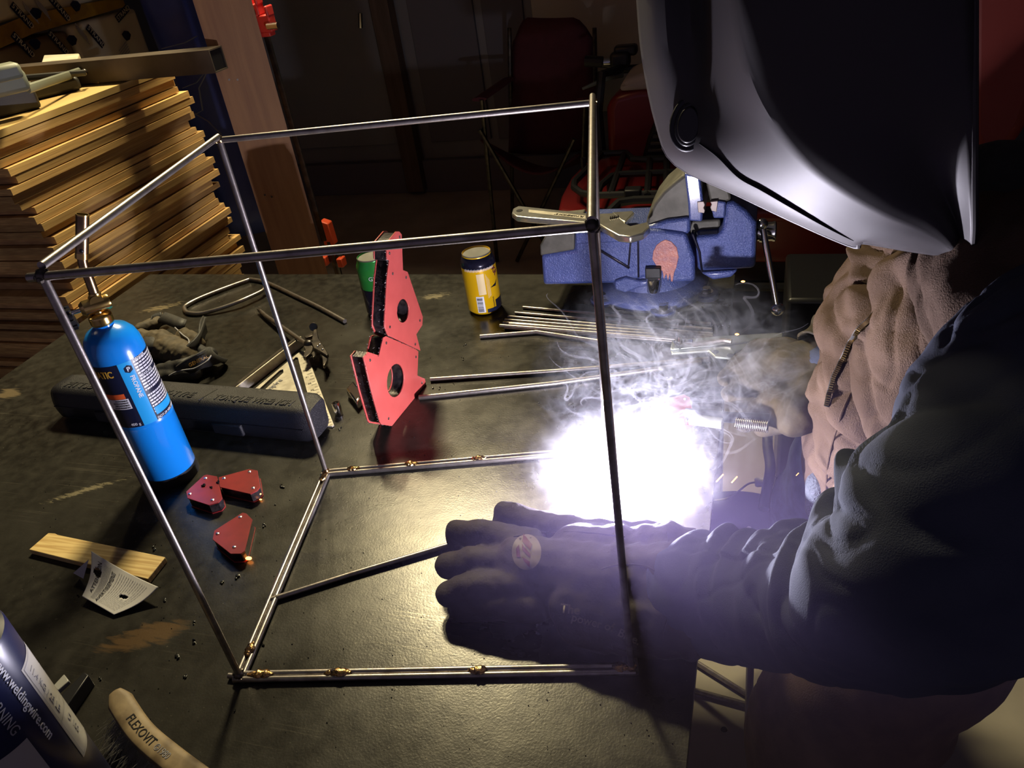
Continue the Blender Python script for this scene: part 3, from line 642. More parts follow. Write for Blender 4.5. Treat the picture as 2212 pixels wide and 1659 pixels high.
# ================================================================ PROPANE TORCH
B0 = U(374, 1024); hx = V((CAM.x - B0.x, CAM.y - B0.y, 0)).normalized()
def tk(px, py): return onp(px, py, B0, hx)
RTK = .0385
t = thing('propane_torch', B0, 'blue propane cylinder with brass torch head standing beside the wrench case', 'torch')
prof = [(RTK - .003, .010), (RTK, .014), (RTK, .110), (RTK + .0006, .112), (RTK, .114), (RTK, .225), (RTK * .97, .236), (RTK * .88, .247), (RTK * .70, .256), (RTK * .45, .261), (.013, .263), (.013, .270)]
cyl = link('gas_cylinder', MB().lathe(prof, B0, (0, 0, 1), 64), M['blue_tank'], t, angle=50)
link('base_ring', MB().lathe([(RTK - .004, 0), (RTK + .0015, 0), (RTK + .0015, .010), (RTK + .0012, .018), (RTK - .0005, .018)], B0, (0, 0, 1), 48), M['black_plastic'], t)
def cylmap(C, r, px, py):
    """where the line of sight meets a vertical cylinder: angle and height"""
    d = ray(px, py); ox, oy = CAM.x - C.x, CAM.y - C.y
    a = d.x ** 2 + d.y ** 2; b = 2 * (ox * d.x + oy * d.y); c = ox * ox + oy * oy - r * r; q = max(0, b * b - 4 * a * c)
    s = (-b - math.sqrt(q)) / (2 * a); p = CAM + d * s; return math.atan2(p.y - C.y, p.x - C.x), p.z
def cw(C, r, th0, z0, ang=0.):
    """text mapped on a cylinder; ang rotates it in the unrolled surface; x runs anticlockwise seen from above = to the right"""
    ca, sa = math.cos(ang), math.sin(ang)
    def fn(x, y, z=0):
        X_, Y_ = x * ca - y * sa, x * sa + y * ca; th_ = th0 + X_ / r; rr = r + .0004 + z
        return V((C.x + rr * math.cos(th_), C.y + rr * math.sin(th_), z0 + Y_))
    return fn
def wrap_patch(name, C, r, th0, th1, z0, z1, m_, parent, lift=.0003, n=24):
    mb = MB(); vs = []
    for i in range(n + 1):
        a = th0 + (th1 - th0) * i / n
        for z in (z0, z1): vs.append((C.x + (r + lift) * math.cos(a), C.y + (r + lift) * math.sin(a), z))
    mb.add(vs, [(2 * i, 2 * i + 2, 2 * i + 3, 2 * i + 1) for i in range(n)], True); return link(name, mb, M[m_], parent, angle=180)
thc, _ = cylmap(B0, RTK, 300, 850)
tha, zl0 = cylmap(B0, RTK, 303, 899); _, zl1 = cylmap(B0, RTK, 262, 738)
zl0, zl1 = ZT + .117, ZT + .218
thb, _ = cylmap(B0, RTK, 331, 886)
wrap_patch('label_dark', B0, RTK, tha - 2.0, tha, zl0, zl1, 'navy', cyl)
wrap_patch('label_strip', B0, RTK, tha, thb, zl0, zl1, 'sky_print', cyl)
wrap_patch('label_text_panel', B0, RTK, thb, thb + 1.5, zl0, zl1, 'navy', cyl)
rr_ = random.Random(3)
mb = MB()
lw = .046
for k in range(19):
    z = zl1 - .006 - k * .0046; x = .0015
    if k in (5, 11): continue
    while x < lw:
        L = rr_.uniform(.002, .007); L = min(L, lw - x)
        f2 = cw(B0, RTK, thb, z); vs = []
        for i in range(3): vs += [f2(x + L * i / 2, 0, .0001), f2(x + L * i / 2, .0026, .0001)]
        mb.add(vs, [(0, 2, 3, 1), (2, 4, 5, 3)]); x += L + .0009
link('label_small_print', mb, M['white_print'], cyl, angle=180)
for s_, z_, z2 in (('DANGER', zl1 - .0035, .006), ('MEASURES', zl1 - .0295, .006)):
    text('label_word', s_, .0052, cw(B0, RTK, thb + .05, z_), M['white_print'], cyl, .0002, bold=.0001)
text('label_word', 'DOT-39 NRC 228/286', .0050, cw(B0, RTK, thb + .04, zl0 + .001), M['white_print'], cyl, .0002, bold=.0001)
wrap_patch('label_box', B0, RTK, thb + .06, thb + 1.2, zl0 + .008, zl0 + .020, 'sky_print', cyl, .0006)
th_p, z_p = cylmap(B0, RTK, 277, 797)
fo = cw(B0, RTK, th_p, z_p)
mb = MB(); mb.add([fo(.0062 * math.cos(k * PI / 3 + PI / 6), .0062 * math.sin(k * PI / 3 + PI / 6), .0001) for k in range(6)] + [fo(0, 0, .0003)], [(k, (k + 1) % 6, 6) for k in range(6)]); link('badge', mb, M['navy'], cyl)
text('badge_letter', 'P', .009, cw(B0, RTK, th_p, z_p - .0031), M['white_print'], cyl, .0003, bold=.0002, align='CENTER')
text('label_word', 'PROPANE', .0083, cw(B0, RTK, th_p - .05, z_p - .0105, -PI / 2), M['white_print'], cyl, .0003, bold=.00015)
th_a, z_a = cylmap(B0, RTK, 245, 812)
text('label_word', 'BERNZOMATIC', .0145, cw(B0, RTK, th_a, z_a - .003), M['yellow_print'], cyl, .0003, sx=.72, bold=.0003, align='RIGHT')
th_o, z_o = cylmap(B0, RTK, 270, 856)
wrap_patch('label_bar', B0, RTK, th_o - 1.0, th_o, z_o - .004, z_o + .004, 'orange_print', cyl, .0005)
wrap_patch('label_box', B0, RTK, th_o - 1.0, th_o + .07, z_o - .021, z_o - .0045, 'white_print', cyl, .0005)
for k, s_ in enumerate(('FLAMMABLE', 'EXTREMEMENT', 'INFLAMMABLE', 'SOUS PRESSION')):
    text('label_word', s_, .0033, cw(B0, RTK + .0003, th_o + .03, z_o - .0085 - k * .0037), M['black_print'], cyl, .0002, align='RIGHT')
text('label_word', '400 g', .0062, cw(B0, RTK, th_o + .10, zl0 + .003), M['white_print'], cyl, .0002, align='RIGHT')
zt = ZT + .266
hd = link('torch_collar', MB().lathe([(.0145, 0), (.0150, .001), (.0150, .012), (.0145, .013), (.009, .016)], (B0.x, B0.y, zt), (0, 0, 1), 32), M['brass'], t)
link('knurl', MB().lathe([(.0153, .003), (.0153, .0105)], (B0.x, B0.y, zt), (0, 0, 1), 32), M['brass'], hd)
vc = V((B0.x, B0.y, zt + .027)); left_ = V((-hx.y, hx.x, 0)); left_ = left_ if left_.x < 0 else -left_
vb = link('valve_body', MB().lathe([(.0098, -.019), (.0108, -.016), (.0108, .014), (.007, .019)], vc, left_, 24).lathe([(.007, -.014), (.007, .006)], vc, (0, 0, 1), 20), M['brass'], t)
link('valve_boss', MB().lathe([(.009, -.009), (.0095, -.007), (.0095, .007), (.009, .009)], vc + up * .006 - left_ * .004, hx, 24), M['brass'], vb)
ks = MB().lathe([(.003, .014), (.003, .030)], vc, left_, 12); link('valve_stem', ks, M['chrome'], t)
kc = vc + left_ * .037 - up * .006; mb = MB(); mb.lathe([(.013, -.008), (.0150, -.0065), (.0150, .0065), (.013, .008)], kc, left_ + up * -.15, 28)
u1 = left_.cross(up)
for k in range(12):
    a = 2 * PI * k / 12; mb.box(kc + (u1 * math.cos(a) + up * math.sin(a)) * .0155, (.0145, .003, .003), (left_, (u1 * math.cos(a) + up * math.sin(a)), left_.cross(u1 * math.cos(a) + up * math.sin(a))))
link('control_knob', mb, M['black_plastic'], t)
b1 = tk(206, 640); b2_ = tk(190, 596); b3_ = tk(181, 575); b4_ = tk(177, 552); b5_ = tk(178, 466)
rb = link('burner_tube', MB().tube(cr([tk(210, 648), b1, b2_, b3_, b4_, tk(177, 525)], 4), .0062, 18), M['brass_old'], t)
link('burner_flange', MB().tube([tk(209, 650), tk(204, 632)], .0078, 20), M['brass'], rb)
link('burner_head', MB().tube([tk(177, 553), tk(177, 545), tk(177.5, 520), b5_], .0079, 24, caps=False), M['brass_old'], t)
link('burner_bore', MB().tube([tk(177.4, 520), tk(178, 467)], .0068, 20), M['black_print'], rb)
link('burner_lip', MB().lathe([(.0068, 0), (.0082, 0), (.0082, .002), (.0068, .002)], b5_, (b5_ - tk(177.5, 520)), 24, closed=True), M['brass'], rb)
link('burner_sleeve', MB().tube([tk(177, 558), tk(177, 546)], .0083, 24), M['brass'], rb)
link('air_hole', MB().ball(tk(175, 539) + hx * .0065, .003, 10), M['black_print'], rb)

# ================================================================ CANS
def can(C, label, m_body, seed=0):
    t = thing('drink_can', C, label, 'can', None)
    body = link('can_body', MB().lathe([(.024, 0), (.026, .002), (.033, .009), (.033, .104), (.0325, .107), (.0275, .1185), (.0268, .121), (.0275, .1225), (.0265, .1232), (.0255, .121), (.0245, .118)], C, (0, 0, 1), 48), M[m_body], t, angle=50)
    link('can_lid', MB().lathe([(0, .1185), (.0246, .1185), (.0258, .1215), (.0268, .1235), (.0277, .1228), (.0270, .1205)], C, (0, 0, 1), 40), M['alu'], t)
    tb = frame(C + up * .1192, (.5, .86, 0), (-.86, .5, 0))
    vs, fs = plate_geo([(.011 * math.cos(a), .0075 * math.sin(a)) for a in [k * PI / 8 for k in range(16)]], [[(.0055 + .0035 * math.cos(a), .0035 * math.sin(a)) for a in [k * PI / 6 for k in range(12)]], [(-.0055 + .0032 * math.cos(a), .0035 * math.sin(a)) for a in [k * PI / 6 for k in range(12)]]], .0009)
    link('pull_tab', MB().add([tb(*p) for p in vs], fs), M['chrome'], t)
    return t, body
C1 = U(1049, 668)
t, body = can(C1, 'yellow and black drink can standing left of the vise', 'can_yellow')
r = .033
wrap_patch('can_top_band', C1, r, 0, 2 * PI, C1.z + .0985, C1.z + .1045, 'can_dark', body, .0004, 64)
link('can_shoulder', MB().lathe([(.0334, .1035), (.0330, .107), (.0280, .1185)], C1, (0, 0, 1), 48), M['can_dark'], body, angle=80)
th0, z0 = cylmap(C1, r, 1032, 575)
mb = MB()
for k in range(30):
    f2 = cw(C1, r, th0 - .9 + k * .062, C1.z + .0945 + .0005 * (k % 3)); mb.add([f2(0, 0, .0002), f2(.0008, 0, .0002), f2(.0008, .005, .0002), f2(0, .005, .0002)], [(0, 1, 2, 3)])
link('can_fringe', mb, M['white_print'], body)
thp, zp = cylmap(C1, r, 1027, 585); wrap_patch('can_panel', C1, r, thp - .02, thp + .42, C1.z + .047, C1.z + .090, 'can_cream', body, .0004)
thq, zq = cylmap(C1, r, 1035, 640); wrap_patch('barcode_ground', C1, r, thq - .20, thq + .26, C1.z + .010, C1.z + .044, 'white_print', body, .0004)
mb = MB(); z = C1.z + .012; rr_ = random.Random(5)
while z < C1.z + .042:
    h = rr_.choice([.0006, .0011, .0016]); f2 = cw(C1, r, thq - .16, z); mb.add([f2(x * .0027, y * h, .0003) for x in range(5) for y in (0, 1)], [(2 * i, 2 * i + 2, 2 * i + 3, 2 * i + 1) for i in range(4)]); z += h + rr_.choice([.0006, .001, .0014])
link('barcode', mb, M['black_print'], body)
mb = MB()
for k in range(5):
    f2 = cw(C1, r, thp + .50 + k * .045, C1.z + .088 - k * .003); mb.add([f2(0, 0, .0002), f2(.0006, 0, .0002), f2(.0006, -.05 + .004 * k, .0002), f2(0, -.05 + .004 * k, .0002)], [(0, 1, 2, 3)])
link('can_small_print', mb, M['can_cream'], body)
wrap_patch('can_print_patch', C1, r, thq + .36, thq + 1.0, C1.z + .008, C1.z + .016, 'navy', body, .0004)
wrap_patch('can_print_patch', C1, r, thq + .95, thq + 1.9, C1.z + .009, C1.z + .030, 'can_dark', body, .0004)
text('can_word', 'INGREDIENTS', .0042, cw(C1, r, thq + .78, C1.z + .038, -PI / 2), M['black_print'], body, .0002)
mb = MB(); f2 = cw(C1, r, thq + 1.02, C1.z + .060); mb.add([f2(-.009, -.002, .0003), f2(.004, .003, .0003), f2(.010, .009, .0003), f2(.004, -.003, .0003)], [(0, 1, 2, 3)]); link('can_leaf_print', mb, M['can_dark'], body)
text('can_word', 'KR', .014, cw(C1, r, thq + 1.0, C1.z + .094, -1.2), M['maroon_print'], body, .0003, bold=.0004)
C2 = U(830, 673)
t, body = can(C2, 'green drink can half hidden behind the tall red magnets', 'can_green')
wrap_patch('can_dark_band', C2, r, 0, 2 * PI, C2.z + .009, C2.z + .062, 'can_dark', body, .0004, 64)
tg, zg = cylmap(C2, r, 800, 606); text('can_word', 'GINGER', .012, cw(C2, r, tg - .1, C2.z + .084), M['white_print'], body, .0003)

# ================================================================ RED WELDING MAGNETS
A = U(847, 921); B = U(920, 831); Xd = (B - A); Xd.z = 0; Xd.normalize(); Nd = Xd.cross(up)
fm = frame(A, Xd, up)
def m2(px, py, lift=0): p = onp(px, py, A, Nd); return ((p - A).dot(Xd), max((p - A).dot(up), .0005))
def magnet(name, pts, hole, rivs, label, th_=.024, off=0.):
    t = thing(name, A + Xd * .05, label, 'magnet')
    out = [m2(*q) for q in pts]
    hc = m2(*hole[0]); hr = hole[1]
    hl = [(hc[0] + hr * math.cos(k * PI / 12), hc[1] + hr * math.sin(k * PI / 12)) for k in range(24)]
    vs, fs = plate_geo(out, [hl], .0022)
    for k in (0, 1):
        z = off - (0.0022 if k == 0 else th_); link('red_plate', MB().add([fm(x, y, z + q) for x, y, q in vs], fs), M['red_plate'], t, bev=.0004)
    cx_ = sum(p[0] for p in out) / len(out); cy_ = sum(p[1] for p in out) / len(out)
    inn = [(cx_ + (p[0] - cx_) * .96, max(.002, cy_ + (p[1] - cy_) * .975)) for p in out]
    hl2 = [(hc[0] + hr * 1.05 * math.cos(k * PI / 12), hc[1] + hr * 1.05 * math.sin(k * PI / 12)) for k in range(24)]
    vs, fs = plate_geo(inn, [hl2], th_ - .0045)
    link('magnet_core', MB().add([fm(x, y, off - th_ + .0022 + q) for x, y, q in vs], fs), M['magnet_core'], t)
    for q in rivs:
        x, y = m2(*q); rv = link('rivet', MB().lathe([(.0022, -.0005), (.0022, .0006), (.0010, .0009), (.0008, .0004), (0, .0004)], fm(x, y, off), Nd, 16), M['rivet'], t)
    # filings clinging to the left edges
    mb = MB(); n_ = len(out); rg = random.Random(len(pts))
    for i in range(n_):
        p, q = out[i], out[(i + 1) % n_]
        if (p[0] + q[0]) / 2 > cx_ + .004: continue
        L = math.hypot(q[0] - p[0], q[1] - p[1])
        for k in range(int(L / .0011)):
            u = rg.random(); c = fm(p[0] + (q[0] - p[0]) * u, p[1] + (q[1] - p[1]) * u, off - rg.choice([.0012, .0012, th_ - .001, rg.random() * th_]))
            dv = V((rg.uniform(-1, .6), rg.uniform(-1, .3), rg.uniform(-.5, .7))).normalized() * rg.uniform(.001, .0032)
            mb.tube([c, c + dv], .00025, 3)
    o = link('metal_filings', mb, M['fuzz'], t); o['kind'] = 'stuff'
    return t
lo = magnet('welding_magnet', [(847, 921), (921, 832), (918, 818), (902, 811), (904, 759), (895, 752), (834, 726), (828, 729), (819, 768), (795, 760), (785, 772), (802, 845), (821, 913), (824, 917)], ((855, 822), .0265),
            [(834, 741), (799, 778), (898, 771), (911, 827), (839, 904)], 'large red arrow magnet, the lower of two standing on the bench')
upm = magnet('welding_magnet', [(833, 724), (826, 706), (826, 690), (831, 600), (836, 562), (831, 560), (830, 525), (851, 500), (858, 500), (863, 506), (866, 583), (876, 587), (909, 684), (908, 702), (895, 722), (904, 757)], ((866, 671), .0185),
             [(858, 512), (836, 547), (843, 591), (872, 599), (902, 692), (837, 706), (892, 743)], 'large red arrow magnet balanced upright above the lower one', off=.004)
t = thing('hex_nut', U(765, 878), 'bright steel nut edge showing behind the lower red magnet', 'nut')
mb = MB(); mb.prism([U(752, 858, ZT), U(775, 888, ZT), U(790, 870, ZT), U(768, 840, ZT)], (0, 0, .018)); link('nut_body', mb, M['chrome'], t, bev=.003)

def small_magnet(pts, rivs, label, z=ZT + .017, smudge=None, crumbs=0, thick=.017, tall=None):
    cc = V((0, 0, 0))
    P = [U(*q, z) for q in pts]
    for p in P: cc += p
    cc /= len(P); t = thing('corner_magnet', (cc.x, cc.y, z - thick), label, 'magnet')
    link('red_plate', MB().prism([p - up * .0016 for p in P], (0, 0, .0016)), M['maroon_plate'], t, bev=.0003)
    link('red_plate', MB().prism([p - up * thick for p in P], (0, 0, .0016)), M['maroon_plate'], t, bev=.0003)
    link('magnet_core', MB().prism([cc + (p - cc) * .95 - up * (thick - .0016) for p in P], (0, 0, thick - .0032)), M['magnet_core'], t)
    for q in rivs: link('rivet', MB().lathe([(.0026, 0), (.0024, .0008), (.001, .0014), (0, .0014)], U(*q, z), up, 14), M['rivet'], t)
    if crumbs:
        mb = MB(); rg = random.Random(9)
        for k in range(crumbs):
            c = U(*[(440, 1050), (457, 1052), (471, 1042), (441, 1047)][k % 4], z) + V((rg.uniform(-.002, .002), rg.uniform(-.002, .002), .001)); mb.ball(c, rg.uniform(.0012, .0026), 6, (1, .7, .9))
        o = link('metal_crumbs', mb, M['slag'], t)
    return t
small_magnet([(402, 1062), (440, 1027), (447, 1025), (469, 1029), (480, 1076), (472, 1085), (451, 1091), (405, 1076)], [(444, 1033), (410, 1067), (459, 1080)], 'small maroon corner magnet with metal crumbs on it, touching the propane cylinder', crumbs=12)
small_magnet([(472, 1031), (538, 1013), (556, 1016), (562, 1052), (555, 1060), (541, 1067), (475, 1052)], [(484, 1033), (539, 1019), (547, 1054)], 'small maroon corner magnet right of the one touching the cylinder')
small_magnet([(463, 1146), (524, 1107), (532, 1109), (545, 1122), (529, 1190), (520, 1196), (498, 1196), (459, 1165)], [(519, 1117), (470, 1153), (506, 1182)], 'small maroon corner magnet lying apart, nearest the camera')
small_magnet([(1391, 870), (1478, 852), (1490, 858), (1500, 905), (1496, 918), (1408, 921), (1392, 908)], [(1402, 878), (1480, 862), (1484, 908)], 'red magnet block in the smoke beside the welding arc', z=ZT + .030, thick=.03)

# ================================================================ TORQUE WRENCH CASE
P0, P1 = V((-1.178, .893, ZT)), V((-.650, .871, ZT)); d_ = (P1 - P0).normalized(); s_ = V((-d_.y, d_.x, 0)); L = (P1 - P0).length
t = thing('torque_wrench_case', (P0 + P1) / 2, 'long black moulded torque wrench case lying across the bench', 'case')
ns, nt_ = 40, 40; hw, hh = .031, .031; vs = []
for i in range(ns + 1):
    u = i / ns; e = min(1, max(.02, math.sin(min(u, 1 - u) * L / .020 * PI / 2) if min(u, 1 - u) * L < .020 else 1)) ** .5
    x = u * L
    for k in range(nt_):
        a = 2 * PI * k / nt_; ca, sa = math.cos(a), math.sin(a); q = 4.5
        r = (abs(ca) ** q + abs(sa) ** q) ** (-1 / q)
        yy = ca * r * hw * (.72 + .28 * e); zz = sa * r * hh * (.80 + .20 * e)
        if zz > 0: yy += .006 * (zz / hh)
        vs.append(P0 + d_ * x + s_ * yy * 1.0 + up * (hh + zz + .0003))
fs = [(i * nt_ + k, i * nt_ + (k + 1) % nt_, (i + 1) * nt_ + (k + 1) % nt_, (i + 1) * nt_ + k) for i in range(ns) for k in range(nt_)] + [tuple(range(nt_))[::-1], tuple(range(ns * nt_, (ns + 1) * nt_))]
cs = link('case_shell', MB().add(vs, fs, True), M['case'], t, angle=50)
def casetop(x, y, z=0): return P0 + d_ * x + s_ * (-.008 + y) + up * (2 * hh * .992 + z)
ft = lambda x0: (lambda x, y, z=0: casetop(x0 + x + y * .25, y - .004, z))
text('raised_lettering', 'PITTSBURGH', .0215, ft(.030), M['case'], cs, .0016, bold=.0004)
text('raised_lettering', 'CLICK-TYPE', .0185, ft(.205), M['case'], cs, .0016, bold=.0004)
text('raised_lettering', 'TORQUE WRENCH', .0185, ft(.345), M['case'], cs, .0016, sx=.92, bold=.0004)
link('raised_line', MB().box(casetop(.330, .006, .0005), (.0012, .036, .0016), (d_, (s_ + d_ * .4).normalized(), up)), M['case'], cs)
link('hinge_line', MB().box(P0 + d_ * L / 2 + s_ * (hw * .93) + up * (hh * 1.75), (L * .93, .003, .0035), (d_, s_, up)), M['black_print'], cs)
for x in (.13, .375):
    mb = MB().box(P0 + d_ * x - s_ * (hw + .0015) + up * .020, (.058, .007, .022), (d_, s_, up)); link('latch', mb, M['case'], t, bev=.003, seg=3)
link('seam_line', MB().box(P0 + d_ * L / 2 - s_ * (hw + .0003) + up * .031, (L * .96, .0016, .0016), (d_, s_, up)), M['case'], cs)

# ================================================================ SPEED SQUARE, PULLER, SOCKET
z = ZT + .004
O = U(721, 918, z); Xq = (U(650, 757, z) - O).normalized(); fq = frame(O, Xq, up.cross(Xq))
def q2(px, py): p = U(px, py, z) - O; return (p.dot(Xq), p.dot(up.cross(Xq)))
t = thing('speed_square', O, 'aluminium triangular speed square lying behind the torque wrench case', 'square')
vs, fs = plate_geo([q2(*q) for q in ((646, 760), (660, 757), (721, 917), (717, 920), (640, 912), (515, 868))], [[q2(*q) for q in ((632, 777), (638, 771), (643, 772), (668, 864), (649, 864))], [q2(*q) for q in ((611, 797), (612, 804), (557, 854), (545, 852), (604, 799))]], .003)
link('square_plate', MB().add([fq(x, y, zz - .0035) for x, y, zz in vs], fs), M['square_alu'], t, bev=.0004)
a, b = U(653, 745, ZT), U(510, 858, ZT); dd = (b - a).normalized(); ss = V((-dd.y, dd.x, 0))
link('square_fence', MB().box((a + b) / 2 + up * .010, ((b - a).length, .011, .020), (dd, ss, up)), M['square_alu'], t, bev=.0012)
link('square_fence_rib', MB().box((a + b) / 2 + up * .0205, ((b - a).length * .98, .006, .002), (dd, ss, up)), M['steel_dark'], t)
fsq = fq
mb = MB()
for k in range(26):
    u = k / 25; p = U(661 + u * 58, 770 + u * 146, z + .0002) ; e_ = (U(721, 917, z) - U(660, 757, z)).normalized(); n_ = V((-e_.y, e_.x, 0)); n_ = n_ if n_.x < 0 else -n_
    mb.box(p + n_ * (.003 if k % 2 else .005), (.005 if k % 2 else .009, .0005, .0003), (n_, e_, up))
link('scale_marks', mb, M['black_print'], t)
e_ = (U(660, 757, z) - U(721, 917, z)).normalized()
for k, s2 in enumerate(('10', '15', '20', '25', '30', '35', '40', '45', '50')):
    p = U(662 + k * 5.5, 800 + k * 14, z + .0003); text('scale_number', s2, .0060, frame(p, e_.cross(up) * -1, e_), M['black_print'], t, .0002)
p = U(575, 850, z + .0003); dx = -dd; text('stamped_word', 'Empire', .016, frame(p, dx, V((-dx.y, dx.x, 0))), M['grey_print'], t, .0003)

# gear puller: rod and jaws
t = thing('gear_puller', U(660, 760), 'small black two-jaw puller with long rod lying across the speed square', 'puller')
za = ZT + .026
rodp = [U(563, 672, ZT + .008), U(575, 683, ZT + .009), U(600, 700, ZT + .013), U(660, 742, za)]
link('puller_screw', MB().tube(rodp, .0045, 12), M['steel'], t)
link('square_drive', MB().box(rodp[0], (.020, .008, .008), ((rodp[1] - rodp[0]).normalized(), (rodp[1] - rodp[0]).normalized().cross(up).normalized(), (rodp[1] - rodp[0]).normalized().cross(up).cross((rodp[1] - rodp[0]).normalized()).normalized() * 1.0)), M['steel_dark'], t, bev=.001)
def jaw(px, z0, z1, th_=.007):
    P = [U(q[0], q[1], z0 + (z1 - z0) * (q[2] if len(q) > 2 else 0)) for q in px]; link('jaw', MB().prism([p - up * th_ for p in P], (0, 0, th_)), M['steel_dark'], t, bev=.0012)
jaw([(655, 748), (668, 742), (678, 748), (672, 762), (660, 772), (654, 771), (659, 755)], za, za)
jaw([(672, 740), (677, 712), (684, 710), (688, 730), (700, 748), (709, 764), (706, 768), (690, 758), (678, 752)], za + .004, za + .004)
jaw([(693, 762), (708, 765), (707, 778), (700, 790), (697, 789), (696, 775)], za - .001, za - .001)
jaw([(657, 726), (674, 719), (678, 724), (660, 730)], za, za)
jaw([(672, 762), (680, 757), (681, 768), (676, 772)], za - .003, za - .003)
link('yoke', MB().ball(U(667, 742, za), .009, 14, (1.2, 1, .8)), M['steel_dark'], t)
link('pivot_pin', MB().lathe([(.0075, -.002), (.0085, 0), (.0075, .002)], U(677, 706, za), (.3, -1, .6), 18), M['steel_dark'], t)
for q in ((686, 748), (691, 744), (697, 755)): link('rivet', MB().ball(U(*q, za + .0045), .0022, 8), M['rivet'], t)
t = thing('socket', U(734, 893), 'short chrome socket standing right of the speed square', 'socket')
link('socket_body', MB().lathe([(.0062, 0), (.0068, .001), (.0068, .022), (.0062, .0235), (.0046, .0235), (.0046, .012), (0, .012)], U(733, 896), (-.05, .05, 1), 24), M['chrome'], t)
link('socket_bore', MB().lathe([(.0046, 0), (.0046, .0008)], U(733, 896) + V((-.001, .001, .0145)), (-.05, .05, 1), 18), M['black_print'], t)

# ================================================================ WORK GLOVES PAIR
def G(px, py, h): return U(px, py, ZT + h)
t = thing('work_glove', U(390, 800), 'black and tan work glove crumpled behind the propane cylinder, on top of its mate', 'glove')
g1 = blob_geo([(G(345, 745, .028), .030, G(400, 770, .030), .026), (G(300, 735, .022), .022, G(345, 745, .028), .028), (G(400, 725, .03), .016, G(425, 740, .034), .016), (G(330, 700, .020), .014, G(352, 690, .018), .012), (G(300, 715, .018), .014, G(330, 700, .018), .014), (G(250, 745, .016), .014, G(300, 740, .02), .018), (G(200, 790, .012), .011, G(250, 760, .016), .013)], .0025, 5)
for i, v in enumerate(g1.v):
    k = noise.noise(v * 55) * .004 + noise.noise(v * 120) * .0015; g1.v[i] = v + g1.n[i] * k; g1.v[i].z = max(g1.v[i].z, ZT + .0006)
link('glove_hand', g1, M['tan_leather'], t, angle=180)
def strip(name, pts, w_, m_, thick=.002, tilt=(0, 0, 1), par=None):
    pts = cr([V(p) for p in pts], 5); mb = MB(); vs = []
    for i, p in enumerate(pts):
        tg_ = (pts[min(i + 1, len(pts) - 1)] - pts[max(i - 1, 0)]).normalized(); wd = V(tilt).normalized(); wd = (wd - tg_ * wd.dot(tg_)).normalized()
        vs += [p - wd * w_ / 2, p + wd * w_ / 2]
    mb.add(vs, [(2 * i, 2 * i + 1, 2 * i + 3, 2 * i + 2) for i in range(len(pts) - 1)], True); o = link(name, mb, M[m_], par if par is not None else t, angle=180); q = o.modifiers.new('s', 'SOLIDIFY'); q.thickness = thick; q.offset = 0; return o
strip('cuff', [G(400, 782, .02), G(412, 765, .032), G(428, 740, .040), G(440, 705, .036)], .042, 'black_leather', .004, (.3, .5, 1))
strip('cuff', [G(397, 768, .02), G(404, 776, .02), G(418, 770, .026), G(432, 745, .03), G(437, 712, .036), G(443, 700, .030)], .034, 'black_leather', .003, (.2, -.2, 1))
strip('piping', [G(378, 708, .040), G(395, 724, .045), G(408, 735, .048), G(405, 752, .046), G(392, 764, .034)], .003, 'grey_print', .002)
strip('strap', [G(349, 684, .030), G(366, 690, .036), G(386, 698, .040), G(400, 703, .034)], .024, 'black_leather', .004, (.2, .9, .4))
strip('strap', [G(320, 702, .022), G(333, 688, .028), G(350, 682, .030)], .016, 'black_leather', .004, (.4, .6, .5))
vs_ = [G(310 + 26 * math.cos(a), 738 + 24 * math.sin(a), .056 - .008 * math.cos(a)) for a in [k * PI / 9 for k in range(-6, 7)]]
link('knuckle_patch', MB().ball(G(330, 742, .040), .028, 18, (1.1, .9, .5)), M['black_leather'], t)
t = thing('work_glove', U(430, 810), 'black work glove with open cuff lying under its tan mate', 'glove')
g1 = blob_geo([(G(350, 800, .014), .014, G(400, 795, .020), .020), (G(400, 795, .020), .020, G(440, 780, .022), .018), (G(345, 815, .012), .012, G(420, 805, .014), .014), (G(430, 760, .026), .014, G(452, 765, .026), .014)], .0025, 4)
for i, v in enumerate(g1.v): g1.v[i] = v + g1.n[i] * (noise.noise(v * 60) * .003); g1.v[i].z = max(g1.v[i].z, ZT + .0006)
link('glove_hand', g1, M['black_leather'], t, angle=180)
strip('cuff', [G(398, 800, .030), G(412, 790, .038), G(440, 776, .042), G(462, 768, .036), G(472, 771, .022), G(466, 779, .012)], .034, 'black_leather', .004, (-.2, -.5, .8))
strip('piping', [G(365, 812, .024), G(380, 804, .034), G(400, 799, .041), G(420, 796, .044), G(445, 782, .052), G(456, 768, .052)], .0022, 'grey_print', .002, (-.2, -.5, .8))
fl = frame(G(408, 790, .050), (G(440, 774, .050) - G(408, 790, .050)), (-.3, -.2, 1)); text('cuff_word', 'GENERAL', .009, lambda x, y, zz=0: fl(x, y - .003, zz - .001), M['yellow_print'], t, .0004)

